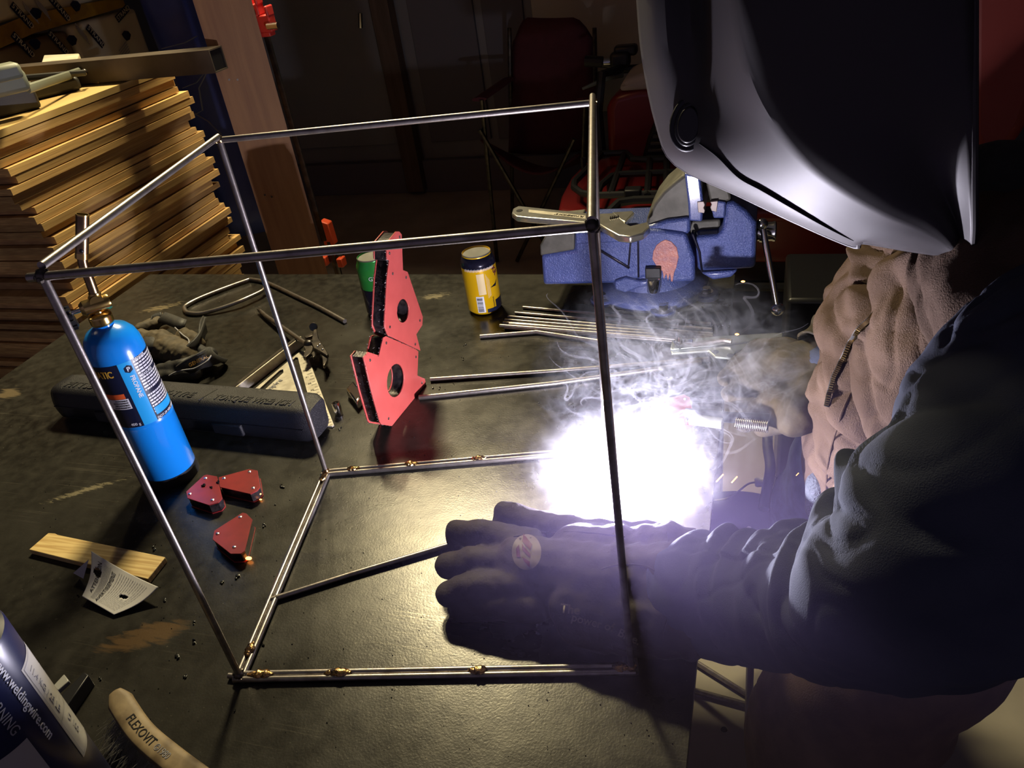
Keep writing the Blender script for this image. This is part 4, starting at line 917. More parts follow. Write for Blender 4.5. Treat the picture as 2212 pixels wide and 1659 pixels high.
# ================================================================ PINE BOARD, PAPER
P = [U(62, 1187, ZT + .009), U(104, 1151, ZT + .009), U(119, 1152, ZT + .009), U(125, 1155, ZT + .009), U(357, 1203, ZT + .009), U(319, 1251, ZT + .009)]
tag(link('pine_board', MB().prism([p - up * .0088 for p in P], (0, 0, .0088)), M['board'], bev=.001), 'short split pine board lying under the warning paper', 'board')
pc = [U(197, 1190, ZT + .030), U(342, 1268, ZT + .018), U(246, 1328, ZT + .004), U(177, 1288, ZT + .009)]
def paper(u, v, lift=0):
    p = (pc[0] * (1 - u) + pc[1] * u) * (1 - v) + (pc[3] * (1 - u) + pc[2] * u) * v
    p.z -= .005 * math.sin(PI * u) * (1 - v) ** 1.2 + .003 * math.sin(PI * v); p.z = max(p.z, ZT + .0012) + lift
    p.x += .004 * math.sin(PI * v); return p
n = 44; vs = [paper(i / n, j / n) for i in range(n + 1) for j in range(n + 1)]; fs = []
for i in range(n):
    for j in range(n):
        u, v = (i + .5) / n, (j + .5) / n
        if ((u - .70) / .075) ** 2 + ((v - .55) / .05 + (u - .7) * 6) ** 2 < 1 or ((u - .12) / .07) ** 2 + ((v - .36) / .10) ** 2 < 1: continue
        fs.append((i * (n + 1) + j, (i + 1) * (n + 1) + j, (i + 1) * (n + 1) + j + 1, i * (n + 1) + j + 1))
t = thing('warning_leaflet', U(250, 1280), 'curled printed paper leaflet with burn holes, on the pine board', 'paper')
o = link('paper_sheet', MB().add(vs, fs, True), M['paper'], t, angle=180); q = o.modifiers.new('s', 'SOLIDIFY'); q.thickness = .0003
PLn = .13
def pmap(u0, v0, s=.0):
    # text runs from the lower left edge towards the upper right
    def fn(x, y, z=0): return paper(u0 - y / PLn * 1.0, v0 - x / PLn * 1.25, .0006 + z)
    return fn
def pm2(u0, v0):
    return lambda x, y, z=0: paper(min(.99, u0 - y / PLn), max(.01, v0 - x / PLn * 1.3), .0006 + z)
text('printed_word', 'ATTENTION', .0125, pm2(.17, .82), M['black_print'], t, .0001)
text('printed_word', 'AVERTISSEMENT', .0125, pm2(.40, .93), M['black_print'], t, .0001, sx=.85)
mb = MB(); rg = random.Random(4)
for k in range(20):
    u = (.21 + k * .016) if k < 7 else (.44 + (k - 7) * .036)
    v = .92
    while v > .12:
        L_ = rg.uniform(.03, .09); v2 = max(.10, v - L_)
        if not (.62 < u < .79 and .45 < v < .66): mb.add([paper(u, v, .0006), paper(u + .006, v, .0006), paper(u + .006, v2, .0006), paper(u, v2, .0006)], [(0, 1, 2, 3)])
        v = v2 - .012
o = link('small_print', mb, M['grey_print'], t, angle=180)
link('paper_flap', MB().add([U(158, 1238, ZT + .012), U(176, 1224, ZT + .014), U(192, 1208, ZT + .03), U(180, 1250, ZT + .006), U(172, 1235, ZT + .006)], [(0, 1, 2, 3, 4)]), M['paper'], t)

# ================================================================ BRUSH
t = thing('wire_brush', U(340, 1600), 'wire brush with worn curved wooden handle at the bottom edge of the bench', 'brush')
zc_ = ZT + .032
cl = cr([U(250, 1496, zc_ + .006), U(272, 1535, zc_ + .002), U(310, 1588, zc_), U(370, 1640, zc_ + .002), U(450, 1700, zc_ + .008), U(540, 1760, zc_ + .014)], 8)
vs = []; ng = 16; NN = len(cl)
for i, p in enumerate(cl):
    tg_ = (cl[min(i + 1, NN - 1)] - cl[max(i - 1, 0)]).normalized(); sd2 = tg_.cross(up).normalized(); u2 = sd2.cross(tg_)
    e = min(1, .45 + i / 5 * .55); e2 = .7 if i == 0 else 1
    for k in range(ng):
        a = 2 * PI * k / ng; ca, sa = math.cos(a), math.sin(a); q = 4.; r = (abs(ca) ** q + abs(sa) ** q) ** (-1 / q)
        vs.append(p + sd2 * ca * r * .0125 * e * e2 + u2 * sa * r * .0062 * e2)
fs = [(i * ng + k, i * ng + (k + 1) % ng, (i + 1) * ng + (k + 1) % ng, (i + 1) * ng + k) for i in range(NN - 1) for k in range(ng)] + [tuple(range(ng))[::-1], tuple(range((NN - 1) * ng, NN * ng))]
bh = link('brush_handle', MB().add(vs, fs, True), M['brush_wood'], t, angle=60)
def hm(x, y, z=0):
    s = .042 + x; acc = 0
    for i in range(NN - 1):
        l = (cl[i + 1] - cl[i]).length
        if acc + l > s or i == NN - 2:
            u = (s - acc) / l; p = cl[i].lerp(cl[i + 1], u); tg_ = (cl[i + 1] - cl[i]).normalized(); sd2 = up.cross(tg_).normalized(); return p + sd2 * y + tg_.cross(sd2) * (.0064 + z)
        acc += l
text('stamped_word', 'FLEXOVIT', .0125, lambda x, y, z=0: hm(x, y - .004, z), M['black_print'], bh, .0003, sx=.95)
text('stamped_word', '©1980', .0095, lambda x, y, z=0: hm(x + .056, y - .004, z), M['grey_print'], bh, .0003, sx=.95)
mb = MB(); rg = random.Random(11)
for k in range(900):
    i = rg.uniform(7, NN - 8); p = cl[int(i)].lerp(cl[int(i) + 1], i % 1); tg_ = (cl[int(i) + 1] - cl[int(i)]).normalized(); sd2 = tg_.cross(up).normalized()
    sgn = -1 if sd2.x > 0 else 1
    base = p + sd2 * sgn * rg.uniform(-.009, .011) - up * .005
    row = rg.random()
    tip = base + sd2 * sgn * rg.uniform(.010, .030) + tg_ * rg.uniform(-.006, .006) - up * rg.uniform(.014, .022)
    if k % 9 == 0: tip = base + sd2 * sgn * rg.uniform(.025, .042) + tg_ * rg.uniform(-.02, .01) - up * rg.uniform(.006, .018)
    tip.z = max(tip.z, ZT + .0006); mid = base.lerp(tip, .55) + up * rg.uniform(-.001, .004) + sd2 * sgn * .002
    mb.tube([base, mid, tip], .00022, 3, caps=False)
o = link('wire_bristles', mb, M['bristle'], t); o['kind'] = 'stuff'
# black angle piece and clear cap
tag(link('plastic_angle', MB().prism([U(142, 1528, ZT), U(158, 1550, ZT), U(206, 1480, ZT), U(196, 1473, ZT)], (0, 0, .018)), M['black_plastic'], bev=.001), 'black plastic strip standing behind the wire brush handle', 'strip')
tag(link('plastic_offcut', MB().prism([U(118, 1490, ZT + .012), U(143, 1463, ZT + .012), U(154, 1477, ZT + .012), U(130, 1499, ZT + .012)], (0, 0, .006)), M['clear'], bev=.001), 'small translucent plastic offcut next to the black strip', 'offcut')

# ================================================================ WELDING WIRE TUBE bottom left
h2 = V((-.888, .458, 0)); CT = V((-.564, .291, ZT)) + V((-.458, -.888, 0)) * .052
t = thing('welding_wire_tube', CT, 'navy blue cylindrical welding wire tub at the bottom left corner', 'tub')
RTB = .052
wt = link('tub_body', MB().lathe([(RTB - .002, 0), (RTB, .002), (RTB, .262), (RTB - .001, .266), (RTB - .006, .268), (RTB - .008, .262)], CT, up, 64), M['tube_blue'], t, angle=50)
link('tub_lid', MB().lathe([(0, .262), (RTB - .007, .262), (RTB - .007, .266), (0, .266)], CT, up, 48), M['tube_label'], t)
c1, z1 = cylmap(CT, RTB, 10, 1352); c2, z2 = cylmap(CT, RTB, 108, 1532); c3, z3 = cylmap(CT, RTB, 60, 1385)
wrap_patch('white_label', CT, RTB, c2 - .02, c2 + .62, ZT + .115, ZT + .232, 'tube_label', wt)
mb = MB()
for (x0, x1, y0_, y1_) in ((.001, .030, .0, .0006), (.001, .030, .112, .1126), (.001, .0016, 0, .112), (.0295, .030, 0, .112), (.001, .030, .045, .0455)):
    f2 = cw(CT, RTB, c2 + .0, ZT + .117); mb.add([f2(x0 + (x1 - x0) * i / 6, yy, .0002) for i in range(7) for yy in (y0_, y1_)], [(2 * i, 2 * i + 2, 2 * i + 3, 2 * i + 1) for i in range(6)])
link('label_border', mb, M['grey_print'], wt)
for k, (s2, zz) in enumerate((('11.4 KG / 25 LB', .228), ('D 100', .158))): text('label_word', s2, .0085, cw(CT, RTB, c2 + .12 + k * .1, ZT + zz - .004, -PI / 2), M['grey_print'], wt, .0003)
cwm, zwm = cylmap(CT, RTB, 0, 1452)
text('printed_word', 'www.weldingwire.com', .0105, cw(CT, RTB, cwm - .02, zwm + .012, -PI / 2), M['white_print'], wt, .0003, bold=.0001)
cg, zg = cylmap(CT, RTB, 0, 1548)
wrap_patch('white_label', CT, RTB, cg - 1.1, cg + .10, ZT + .0, ZT + .185, 'tube_label', wt)
text('label_word', 'WARNING', .011, cw(CT, RTB, cg - .03, zg + .03, -PI / 2), M['grey_print'], wt, .0003)

# ================================================================ VISE
YV = 1.31
t = thing('bench_vise', (-.19, 1.38, ZT), 'blue hammered-paint bench vise with peeled salmon patch, at the back right of the bench', 'vise')
vy = lambda px, py, y=YV: ony(px, py, y)
def vp(name, pts, dep, m_, y=YV, bev=.004, par=None, seg=3): return link(name, MB().prism([vp_(q, y) for q in pts], (0, dep, 0)), M[m_], par or t, bev=bev, seg=seg)
vp_ = lambda q, y: ony(q[0], q[1], y)
bd = vp('fixed_body', [(1168, 550), (1173, 617), (1345, 613), (1395, 600), (1460, 612), (1502, 609), (1500, 560), (1482, 505), (1420, 497), (1240, 502), (1240, 540)], .115, 'vise_blue', bev=.007)
vp('body_rib', [(1243, 503), (1243, 528), (1383, 522), (1384, 500)], .02, 'vise_blue', YV - .012, .003)
vp('body_bead', [(1360, 525), (1355, 580), (1359, 580), (1364, 525)], .004, 'can_dark', YV - .003, .001)
vp('body_bead', [(1285, 538), (1358, 582), (1361, 578), (1290, 535)], .004, 'can_dark', YV - .003, .001)
vp('body_bead', [(1376, 505), (1377, 600), (1381, 600), (1380, 505)], .004, 'can_dark', YV - .003, .001)
# peeled primer patch, follows the body face
pp2 = [(1418, 530), (1428, 522), (1437, 518), (1450, 522), (1462, 535), (1466, 556), (1461, 578), (1456, 590), (1453, 609), (1449, 608), (1447, 592), (1443, 607), (1439, 592), (1434, 604), (1431, 586), (1418, 575), (1409, 560), (1411, 543)]
pp2_ = [(1425, 535), (1436, 517), (1450, 530), (1461, 555), (1458, 575), (1452, 607), (1445, 590), (1440, 608), (1436, 588), (1412, 560)]
link('peeled_patch', MB().prism([vp_(q, YV - .0012) for q in pp2], (0, .003, 0)), M['primer'], bd, bev=.0008)
vp('anvil', [(1166, 530), (1167, 553), (1241, 540), (1241, 500), (1180, 506)], .110, 'vise_grey', YV + .002, .003)
vp('collar', [(1384, 505), (1384, 520), (1480, 512), (1492, 500), (1490, 470), (1440, 476), (1390, 492)], .100, 'vise_blue', YV + .008, .006)
vp('jaw_arch', [(1392, 498), (1398, 470), (1412, 440), (1432, 414), (1458, 392), (1478, 376), (1494, 384), (1499, 445), (1492, 480), (1440, 492)], .09, 'vise_grey', YV + .018, .006)
vp('fixed_jaw', [(1486, 442), (1488, 478), (1517, 480), (1519, 437), (1512, 380), (1478, 374)], .125, 'vise_blue', YV - .004, .004)
vp('jaw_front', [(1478, 374), (1486, 440), (1520, 436), (1515, 380)], .15, 'vise_grey', YV + .002, .003)
def serr(pts, nm='jaw_plate'):
    vp(nm, pts, .135, 'jaw_steel', YV - .006, .001)
serr([(1506, 436), (1508, 459), (1521, 461), (1523, 455), (1520, 449), (1523, 443), (1520, 435)])
serr([(1534, 436), (1537, 442), (1534, 448), (1537, 456), (1548, 458), (1551, 434)])
vp('moving_jaw', [(1538, 458), (1541, 472), (1565, 472), (1568, 437), (1550, 434)], .125, 'vise_blue', YV - .004, .003)
vp('moving_jaw_top', [(1522, 382), (1534, 437), (1568, 437), (1580, 432), (1572, 395), (1545, 372)], .14, 'vise_grey', YV + .002, .004)
vp('slide_bar', [(1488, 478), (1488, 508), (1556, 508), (1556, 474)], .07, 'vise_grey', YV + .03, .004)
vp('moving_body', [(1500, 512), (1507, 588), (1632, 581), (1634, 482), (1612, 455), (1585, 437), (1566, 438), (1560, 500), (1548, 509)], .115, 'vise_blue', YV, .008)
vp('body_groove', [(1492, 505), (1508, 545), (1514, 590), (1519, 590), (1514, 545), (1499, 505)], .02, 'can_dark', YV - .0015, .002)
vp('under_lip', [(1512, 590), (1540, 606), (1580, 600), (1594, 585)], .09, 'vise_blue', YV + .012, .005)
vc_ = vy(1650, 500, YV + .055)
hubx = V((1, 0, 0))
hub = link('screw_hub', MB().lathe([(.013, -.012), (.017, -.010), (.017, .014), (.018, .016), (.018, .019), (.015, .021)], vc_, hubx, 28), M['chrome'], t)
link('hub_ring', MB().lathe([(.019, -.010), (.0195, -.006), (.019, -.002)], vc_ + V((.003, 0, 0)), hubx, 28), M['chrome'], hub)
ha, hb_ = vy(1646, 484, YV + .03), vy(1680, 668, YV - .02)
link('handle_bar', MB().tube([ha, hb_], .0056, 14), M['chrome'], t)
link('handle_ball', MB().ball(ha, .0105, 16), M['chrome'], t); link('handle_ball', MB().ball(hb_, .0125, 16, (1, 1, .9)), M['chrome'], t)
BC = V((-.195, 1.388, ZT))
link('swivel_base', MB().lathe([(.098, 0), (.104, .003), (.104, .018), (.098, .026), (.082, .032), (.078, .055), (.070, .070), (.060, .080)], BC, up, 56), M['vise_blue'], t)
for a_ in (3.75, 5.0, 5.95):
    c = BC + V((math.cos(a_) * .108, math.sin(a_) * .108, 0)); link('flange_lug', MB().lathe([(.021, 0), (.023, .002), (.023, .010), (.021, .012)], c, up, 24), M['vise_blue'], t)
    b1_ = link('mounting_bolt', MB().lathe([(.0085, 0), (.009, .001), (.009, .008), (.0080, .009)], c + up * .012, up, 6), M['chrome'], t); link('washer', MB().lathe([(.0125, 0), (.0125, .002)], c + up * .0118, up, 20), M['chrome'], b1_)
bc_ = vy(1412, 630, YV - .010)
lb = link('clamp_bolt', MB().lathe([(.0105, 0), (.0125, .003), (.0125, .026), (.011, .028)], bc_, up, 24), M['chrome'], t)
link('clamp_nut', MB().box(bc_ + V((0, .012, .036)), (.028, .026, .022)), M['black_plastic'], lb, bev=.002)
vp('clamp_wing', [(1326, 608), (1328, 626), (1350, 634), (1380, 622), (1405, 618), (1405, 606), (1380, 608), (1352, 600)], .02, 'vise_blue', YV - .008, .004)

# adjustable wrench on the vise
zw = ZT + .172
W = lambda px, py, h=0: U(px, py, zw + h)
t = thing('adjustable_wrench', W(1260, 480) * 1, 'chrome adjustable wrench lying on top of the blue vise', 'wrench')
def fold(pts, th_, m_='alu', nm='part', bev=.002, h=0): return link(nm, MB().prism([W(*q, h) - up * th_ for q in pts], (0, 0, th_)), M[m_], t, bev=bev, seg=3)
hl_ = [(1108, 450), (1120, 444), (1140, 446), (1290, 462), (1300, 474), (1290, 482), (1140, 470), (1115, 467), (1105, 460)]
fold(hl_, .011, nm='handle', bev=.003)
link('hang_hole', MB().lathe([(.0062, 0), (.0062, .0006)], W(1122, 455, .0001), up, 20), M['black_print'], t)
link('handle_groove', MB().prism([W(1142, 453, .0), W(1265, 466, .0), W(1265, 473, .0), W(1142, 459, .0)], (0, 0, .0004)), M['square_alu'], t)
head = [(1290, 461), (1330, 459), (1345, 472), (1352, 482), (1362, 487), (1400, 478), (1404, 490), (1390, 503), (1362, 511), (1335, 508), (1310, 494), (1290, 482)]
fold(head, .013, nm='head', bev=.003, h=.001)
fold([(1322, 458), (1366, 455), (1370, 459), (1357, 472), (1351, 479), (1340, 474)], .010, nm='movable_jaw', bev=.002, h=.0015)
mb = MB()
for k in range(5): mb.lathe([(.0052, 0), (.0058, .0008), (.0052, .0016)], W(1318 + k * 4, 474 - k * .8, -.001), V((1, .1, 0)), 14)
link('adjust_knurl', mb, M['steel_dark'], t)
link('pin_hole', MB().lathe([(.004, 0), (.004, .002)], W(1330, 504, -.006) + V((0, -.008, -.001)), V((0, -1, .4)), 12), M['black_print'], t)
dx_ = (W(1150, 462) - W(1260, 473)).normalized(); text('stamped_word', 'FLYWRENCH 8"', .0085, frame(W(1262, 467, .0006), dx_, -V((-dx_.y, dx_.x, 0)) * -1), M['steel_dark'], t, .0004)

# ================================================================ ELECTRODE CLAMP HELD IN FAR GLOVE
t = thing('locking_clamp', U(1560, 750, ZT + .06), 'zinc-plated steel clamp gripped by the far hide glove', 'clamp')
K = lambda px, py, h=.06: U(px, py, ZT + h)
link('clamp_channel', MB().prism([K(1448, 757), K(1451, 768), K(1530, 762), K(1545, 775), K(1580, 778), K(1590, 762), K(1690, 739), K(1688, 729), K(1590, 742)], (0, 0, .004)), M['clamp_steel'], t, bev=.001)
link('clamp_side', MB().prism([K(1452, 738, .064), K(1448, 758, .064), K(1590, 744, .064), K(1690, 731, .064), K(1690, 722, .064), K(1570, 728, .064)], (0, 0, .003)), M['clamp_steel'], t, bev=.001)
link('clamp_lever', MB().tube([K(1495, 745, .07), K(1560, 735, .07), K(1580, 738, .07)], .004, 8), M['steel'], t)
cb = link('clamp_bolt', MB().lathe([(.0085, 0), (.009, .001), (.009, .008), (.008, .009)], K(1467, 748, .066), up, 6), M['chrome'], t)
link('bolt_shank', MB().lathe([(.0048, .009), (.0048, .018), (.0038, .019)], K(1467, 748, .066), up, 16), M['chrome'], cb)
link('wire_lug', MB().box(K(1487, 741, .07), (.014, .010, .008)), M['chrome'], t, bev=.001)
for q in ((1545, 760), (1578, 768)): link('clamp_hole', MB().lathe([(.0055, 0), (.0055, .0004)], K(*q, .0642), up, 14), M['black_print'], t)

t = thing('chipping_hammer', U(1600, 905, ZT + .05), 'black handled tool with a bright wire spring held under the far glove', 'tool')
H_ = lambda px, py, h=.05: U(px, py, ZT + h)
link('tool_shaft', MB().tube([H_(1480, 893), H_(1580, 902), H_(1662, 905)], .0075, 14), M['black_plastic'], t)
link('tool_head', MB().tube([H_(1490, 905), H_(1560, 915)], .008, 12), M['clamp_steel'], t)
sp = []; a_, b_ = H_(1590, 914), H_(1660, 922); ax_ = (b_ - a_).normalized(); u_ = ax_.cross(up).normalized(); v_ = u_.cross(ax_)
for k in range(17 * 12 + 1): q = k / (17 * 12); ang = 2 * PI * k / 12; sp.append(a_.lerp(b_, q) + (u_ * math.cos(ang) + v_ * math.sin(ang)) * .0075)
link('spring_coil', MB().tube(sp, .0008, 6), M['steel'], t)
link('spring_core', MB().tube([a_, b_], .0055, 12), M['black_plastic'], t)

# ================================================================ PERSON
person = thing('person', (.22, .85, 0), 'person in black welding helmet, brown jacket and dark sleeve, bent over the bench welding', 'person')
wrist = at(1500, 1283, .865); elbow = at(1985, 1290, .655); shld = at(2370, 900, .68)
rw = U(1745, 840, ZT + .10); relb = ony(1960, 730, 1.06); rsh = ony(2140, 640, 1.02); hc = V((.03, .80, 1.45))
pal = U(1250, 1265, ZT + .035)
YJ = .90
jc = [ony(2075, 455, YJ), ony(2055, 560, YJ), ony(2015, 690, YJ), ony(1985, 830, YJ), ony(1965, 980, YJ), ony(1965, 1120, YJ), ony(1985, 1260, YJ)]
cf1, cf2 = U(1840, 740, ZT + .12), U(1775, 775, ZT + .11)
lf = V((0, -.05, 0)); rf = V((0, .05, 0)); hip = jc[6]
body_caps = [(jc[1], .06, jc[3], .075), (jc[3], .075, jc[6], .08), (jc[2] + lf, .05, jc[5] + lf, .06), (jc[2] + rf, .05, jc[5] + rf, .06), (jc[0], .045, hc, .045), (hc, .075, hc + V((-.02, 0, .02)), .075),
    (jc[1] + lf, .045, shld, .05), (shld, .05, elbow, .04), (elbow, .04, wrist, .026), (wrist, .026, pal, .020), (jc[1] + rf, .045, rsh, .05), (rsh, .045, relb, .022), (relb, .022, cf1, .02), (cf1, .026, cf2, .022), (cf2, .022, U(1700, 800, ZT + .08), .018),
    (hip, .07, V((.20, .76, .84)), .07), (V((.20, .76, .84)), .07, V((.12, .71, .50)), .055), (V((.12, .71, .50)), .055, V((.17, .755, .09)), .04), (V((.17, .755, .07)), .04, V((.06, .75, .045)), .035), (hip + rf, .07, V((.20, .97, .84)), .07), (V((.20, .97, .84)), .07, V((.16, 1.02, .50)), .05), (V((.16, 1.02, .50)), .05, V((.25, .985, .09)), .04), (V((.25, .985, .07)), .04, V((.13, .98, .045)), .035)]
bb = blob_geo(body_caps, .010, 3); ob = link('body', bb, M['skin'], person, angle=180); ob.data.materials.append(M['hoodie'])
for pl in ob.data.polygons:
    if (pl.center + ORG[person.name] - hc).length > .12: pl.material_index = 1
# face under the helmet
face = blob_geo([(hc + V((-.085, -.0, -.01)), .012, hc + V((-.095, 0, .015)), .008), (hc + V((-.07, 0, -.055)), .02, hc + V((-.075, 0, -.06)), .02)], .004, 2); link('nose_and_chin', face, M['skin'], person, angle=180)

# --- cloth tubes
def cloth(name, ctrs, rads, m_, par, folds=(), nz=.004, nscale=14, upv=(0, 0, 1), ns=150, nt_=110, thick=.003, lab=None, seed=0, micro=.0012, crease=0):
    path = cr([V(c) for c in ctrs], 12); rr = cr([V((a, b, 0)) for a, b in rads], 12); n0 = len(path)
    Ls = [0]
    for i in range(1, n0): Ls.append(Ls[-1] + (path[i] - path[i - 1]).length)
    T = Ls[-1]
    def samp(arr, s):
        for i in range(n0 - 1):
            if Ls[i + 1] >= s or i == n0 - 2: u = (s - Ls[i]) / max(1e-6, Ls[i + 1] - Ls[i]); return arr[i].lerp(arr[i + 1], min(1, u))
    vs = []; N_ = []; u = V(upv)
    for i in range(ns + 1):
        s = T * i / ns; p = samp(path, s); q = samp(path, min(T, s + .004)) - samp(path, max(0, s - .004)); tg_ = q.normalized(); r2 = samp(rr, s)
        u = (u - tg_ * u.dot(tg_)).normalized(); w_ = tg_.cross(u)
        for k in range(nt_):
            a = 2 * PI * k / nt_; ca, sa = math.cos(a), math.sin(a); dirn = w_ * ca * r2.x + u * sa * r2.y; nrm = (w_ * ca / max(r2.x, .01) + u * sa / max(r2.y, .01)).normalized()
            d = 0
            for (s0, ph, slope, amp, wd, a0, aw) in folds:
                da = (a - a0 + PI) % (2 * PI) - PI; g = math.exp(-(da / aw) ** 2)
                x = (s - s0 - slope * math.sin(a - ph)) / wd
                d += amp * g * (math.exp(-x * x) - .55 * math.exp(-(x - 1.5) ** 2))
            pos = p + dirn; sd_ = V((seed * 3.1, 0, 0))
            if crease:
                ar = a * (r2.x + r2.y) * .5; c1 = noise.noise(V((s * 13 + ar * 5, ar * 11 - s * 4, seed * 7.3))); c2 = noise.noise(V((s * 30 - ar * 14, ar * 22 + s * 6, seed * 3.3 + 9))); d += crease * ((1 - min(1, abs(c1) * 4)) ** 1.6 * -1.0 + .5 * c1 + (1 - min(1, abs(c2) * 4)) ** 2 * -.35)
            d += nz * noise.noise(pos * nscale + sd_) + nz * .5 * noise.noise(V((pos.x * nscale * 2.3, pos.y * nscale, pos.z * nscale * 2)) + sd_) + micro * noise.noise(pos * nscale * 5)
            vs.append(pos + nrm * d)
    fs = [(i * nt_ + k, i * nt_ + (k + 1) % nt_, (i + 1) * nt_ + (k + 1) % nt_, (i + 1) * nt_ + k) for i in range(ns) for k in range(nt_)]
    mb = MB().add(vs, fs, True); o = link(name, mb, M[m_], par, angle=180); q = o.modifiers.new('s', 'SOLIDIFY'); q.thickness = thick; q.offset = -1
    if lab: o['label'] = lab
    return o, mb
# trousers
cloth('trouser_leg', [(.24, .77, .98), (.20, .73, .84), (.14, .69, .66), (.11, .70, .50), (.15, .73, .30), (.18, .76, .10)], [(.12, .12), (.125, .12), (.11, .11), (.10, .10), (.085, .085), (.085, .085)], 'pants', person, nz=.010, seed=2, upv=(0, 1, 0), ns=90, nt_=60)
cloth('trouser_leg', [(.25, .93, .98), (.20, .98, .84), (.135, 1.03, .66), (.15, 1.02, .50), (.23, .98, .30), (.25, .99, .10)], [(.12, .12), (.12, .12), (.10, .10), (.09, .09), (.085, .085), (.085, .085)], 'denim', person, nz=.010, seed=3, upv=(0, 1, 0), ns=90, nt_=60)
for y0 in (.75, .98):
    link('boot', blob_geo([(V((.20 if y0 < .9 else .27, y0, .05)), .05, V((.06 if y0 < .9 else .13, y0, .045)), .044), (V((.20 if y0 < .9 else .27, y0, .05)), .05, V((.19 if y0 < .9 else .26, y0, .16)), .055)], .006, 4), M['black_rubber'], person, angle=180)
# jacket torso
JF = [(.05, 0, .05, .008, .020, PI, 1.4), (.10, .5, -.05, .009, .020, PI * .9, 1.5), (.15, 0, .06, .009, .021, PI * 1.1, 1.4), (.20, .6, -.05, .008, .020, PI, 1.5), (.25, 0, .07, .009, .021, PI * .9, 1.4), (.31, .3, .05, .008, .020, PI, 1.5), (.37, 0, -.05, .009, .021, PI, 1.5), (.43, 0, .05, .008, .021, PI, 1.5)]
LF = [(.06, .4, .06, .006, .016, PI, 2), (.12, -.4, .07, .007, .017, PI * 1.2, 2), (.18, .2, -.06, .006, .016, PI, 2), (.25, 0, .08, .007, .018, PI, 2), (.33, .5, -.06, .007, .017, PI, 2)]
jk, jmb = cloth('jacket', jc, [(.055, .085), (.085, .12), (.112, .15), (.120, .16), (.120, .155), (.115, .15), (.12, .15)], 'jacket', person, JF, nz=.012, nscale=8, upv=(0, 1, 0), lab='brown canvas work jacket, open at the front', seed=1, crease=.009, ns=190, nt_=150, thick=.004)
jt = bvh(jmb)
cloth('jacket_near_front', [ony(2130, 500, .88), ony(2085, 600, .85), ony(2015, 700, .83), ony(1975, 800, .82), ony(1985, 900, .81), ony(2020, 1000, .80), ony(2080, 1120, .80)], [(.05, .06), (.075, .09), (.072, .10), (.062, .10), (.060, .10), (.055, .09), (.05, .08)], 'jacket', jk, LF, nz=.006, nscale=12, upv=(0, 1, 0), seed=9, ns=170, nt_=130, thick=.004, crease=.007)
cloth('jacket_shoulder', [ony(2060, 520, .80), ony(2150, 560, .74), at(2290, 640, .76), at(2420, 760, .78)], [(.035, .045), (.062, .075), (.085, .10), (.09, .10)], 'jacket', jk, [(.06, 0, .04, .005, .018, 1.2, 2), (.12, 0, -.04, .005, .018, 1.2, 2)], nz=.006, nscale=12, upv=(0, 1, 0), seed=6, ns=110, nt_=90, crease=.006)
link('black_beanie', blob_geo([(hc, .092, hc + V((-.01, 0, .04)), .088), (hc, .07, hc + V((.09, 0, -.10)), .06)], .006, 3), M['black_leather'], person, angle=180)
link('neck_hood', blob_geo([(ony(2150, 410, .86), .045, ony(2150, 470, .84), .075), (ony(2150, 470, .84), .075, ony(2080, 560, .84), .06)], .006, 5), M['black_leather'], person, angle=180)
# far front flap and collar of the jacket
cloth('jacket_front', [ony(1935, 520, 1.0), ony(1895, 640, 1.0), ony(1850, 760, .99), ony(1820, 900, .97), ony(1812, 1040, .95)], [(.035, .06), (.05, .08), (.055, .09), (.052, .09), (.045, .08)], 'jacket', jk, [(.08, 0, .05, .006, .012, PI, 1.2), (.2, 0, .04, .008, .014, PI, 1.2)], nz=.009, nscale=12, upv=(0, 1, 0), seed=5, ns=110, nt_=90, crease=.006)
def onto(tree, pts, lift=.002):
    out = []
    for q in cr([V((*p, 0)) for p in pts], 10):
        h = hit(tree, q.x, q.y, lift)
        if h is not None: out.append(h)
    for _ in range(4): out = [out[0]] + [(out[i - 1] + out[i] * 2 + out[i + 1]) / 4 for i in range(1, len(out) - 1)] + [out[-1]] if len(out) > 3 else out
    return out
zp_ = onto(jt, [(1962, 548), (1940, 600), (1912, 650), (1885, 690), (1860, 712), (1838, 745), (1818, 790), (1800, 830), (1790, 880)], .003)
if len(zp_) > 3:
    link('zipper_tape', MB().tube(zp_, .0030, 8, flat=.3), M['black_leather'], jk)
    mb = MB(); acc = 0
    for i in range(len(zp_) - 1):
        a_, b_ = zp_[i], zp_[i + 1]; l = (b_ - a_).length; dd = (b_ - a_).normalized(); vw = (CAM - a_).normalized(); k_ = 0
        if l > .03: continue
        while k_ < l: c = a_ + dd * k_ + vw * .002; sd3 = dd.cross(vw).normalized(); mb.box(c, (.0016, .0045, .0025), (dd, sd3, vw)); k_ += .0032
    link('zipper_teeth', mb, M['brass'], jk)
for pts in ([(1878, 800), (1840, 850), (1810, 920), (1790, 1000), (1785, 1070)], [(1955, 950), (1925, 1000), (1900, 1050)]):
    zz_ = onto(jt, pts, .001)
    if len(zz_) > 3: link('jacket_seam', MB().tube(zz_, .0014, 6), M['jacket'], jk)
link('jacket_lining', blob_geo([(ony(1766, 1045, .86), .016, ony(1768, 1100, .86), .018), (ony(1768, 1100, .86), .018, ony(1790, 1140, .86), .016)], .004, 3), M['lining'], jk, angle=180)
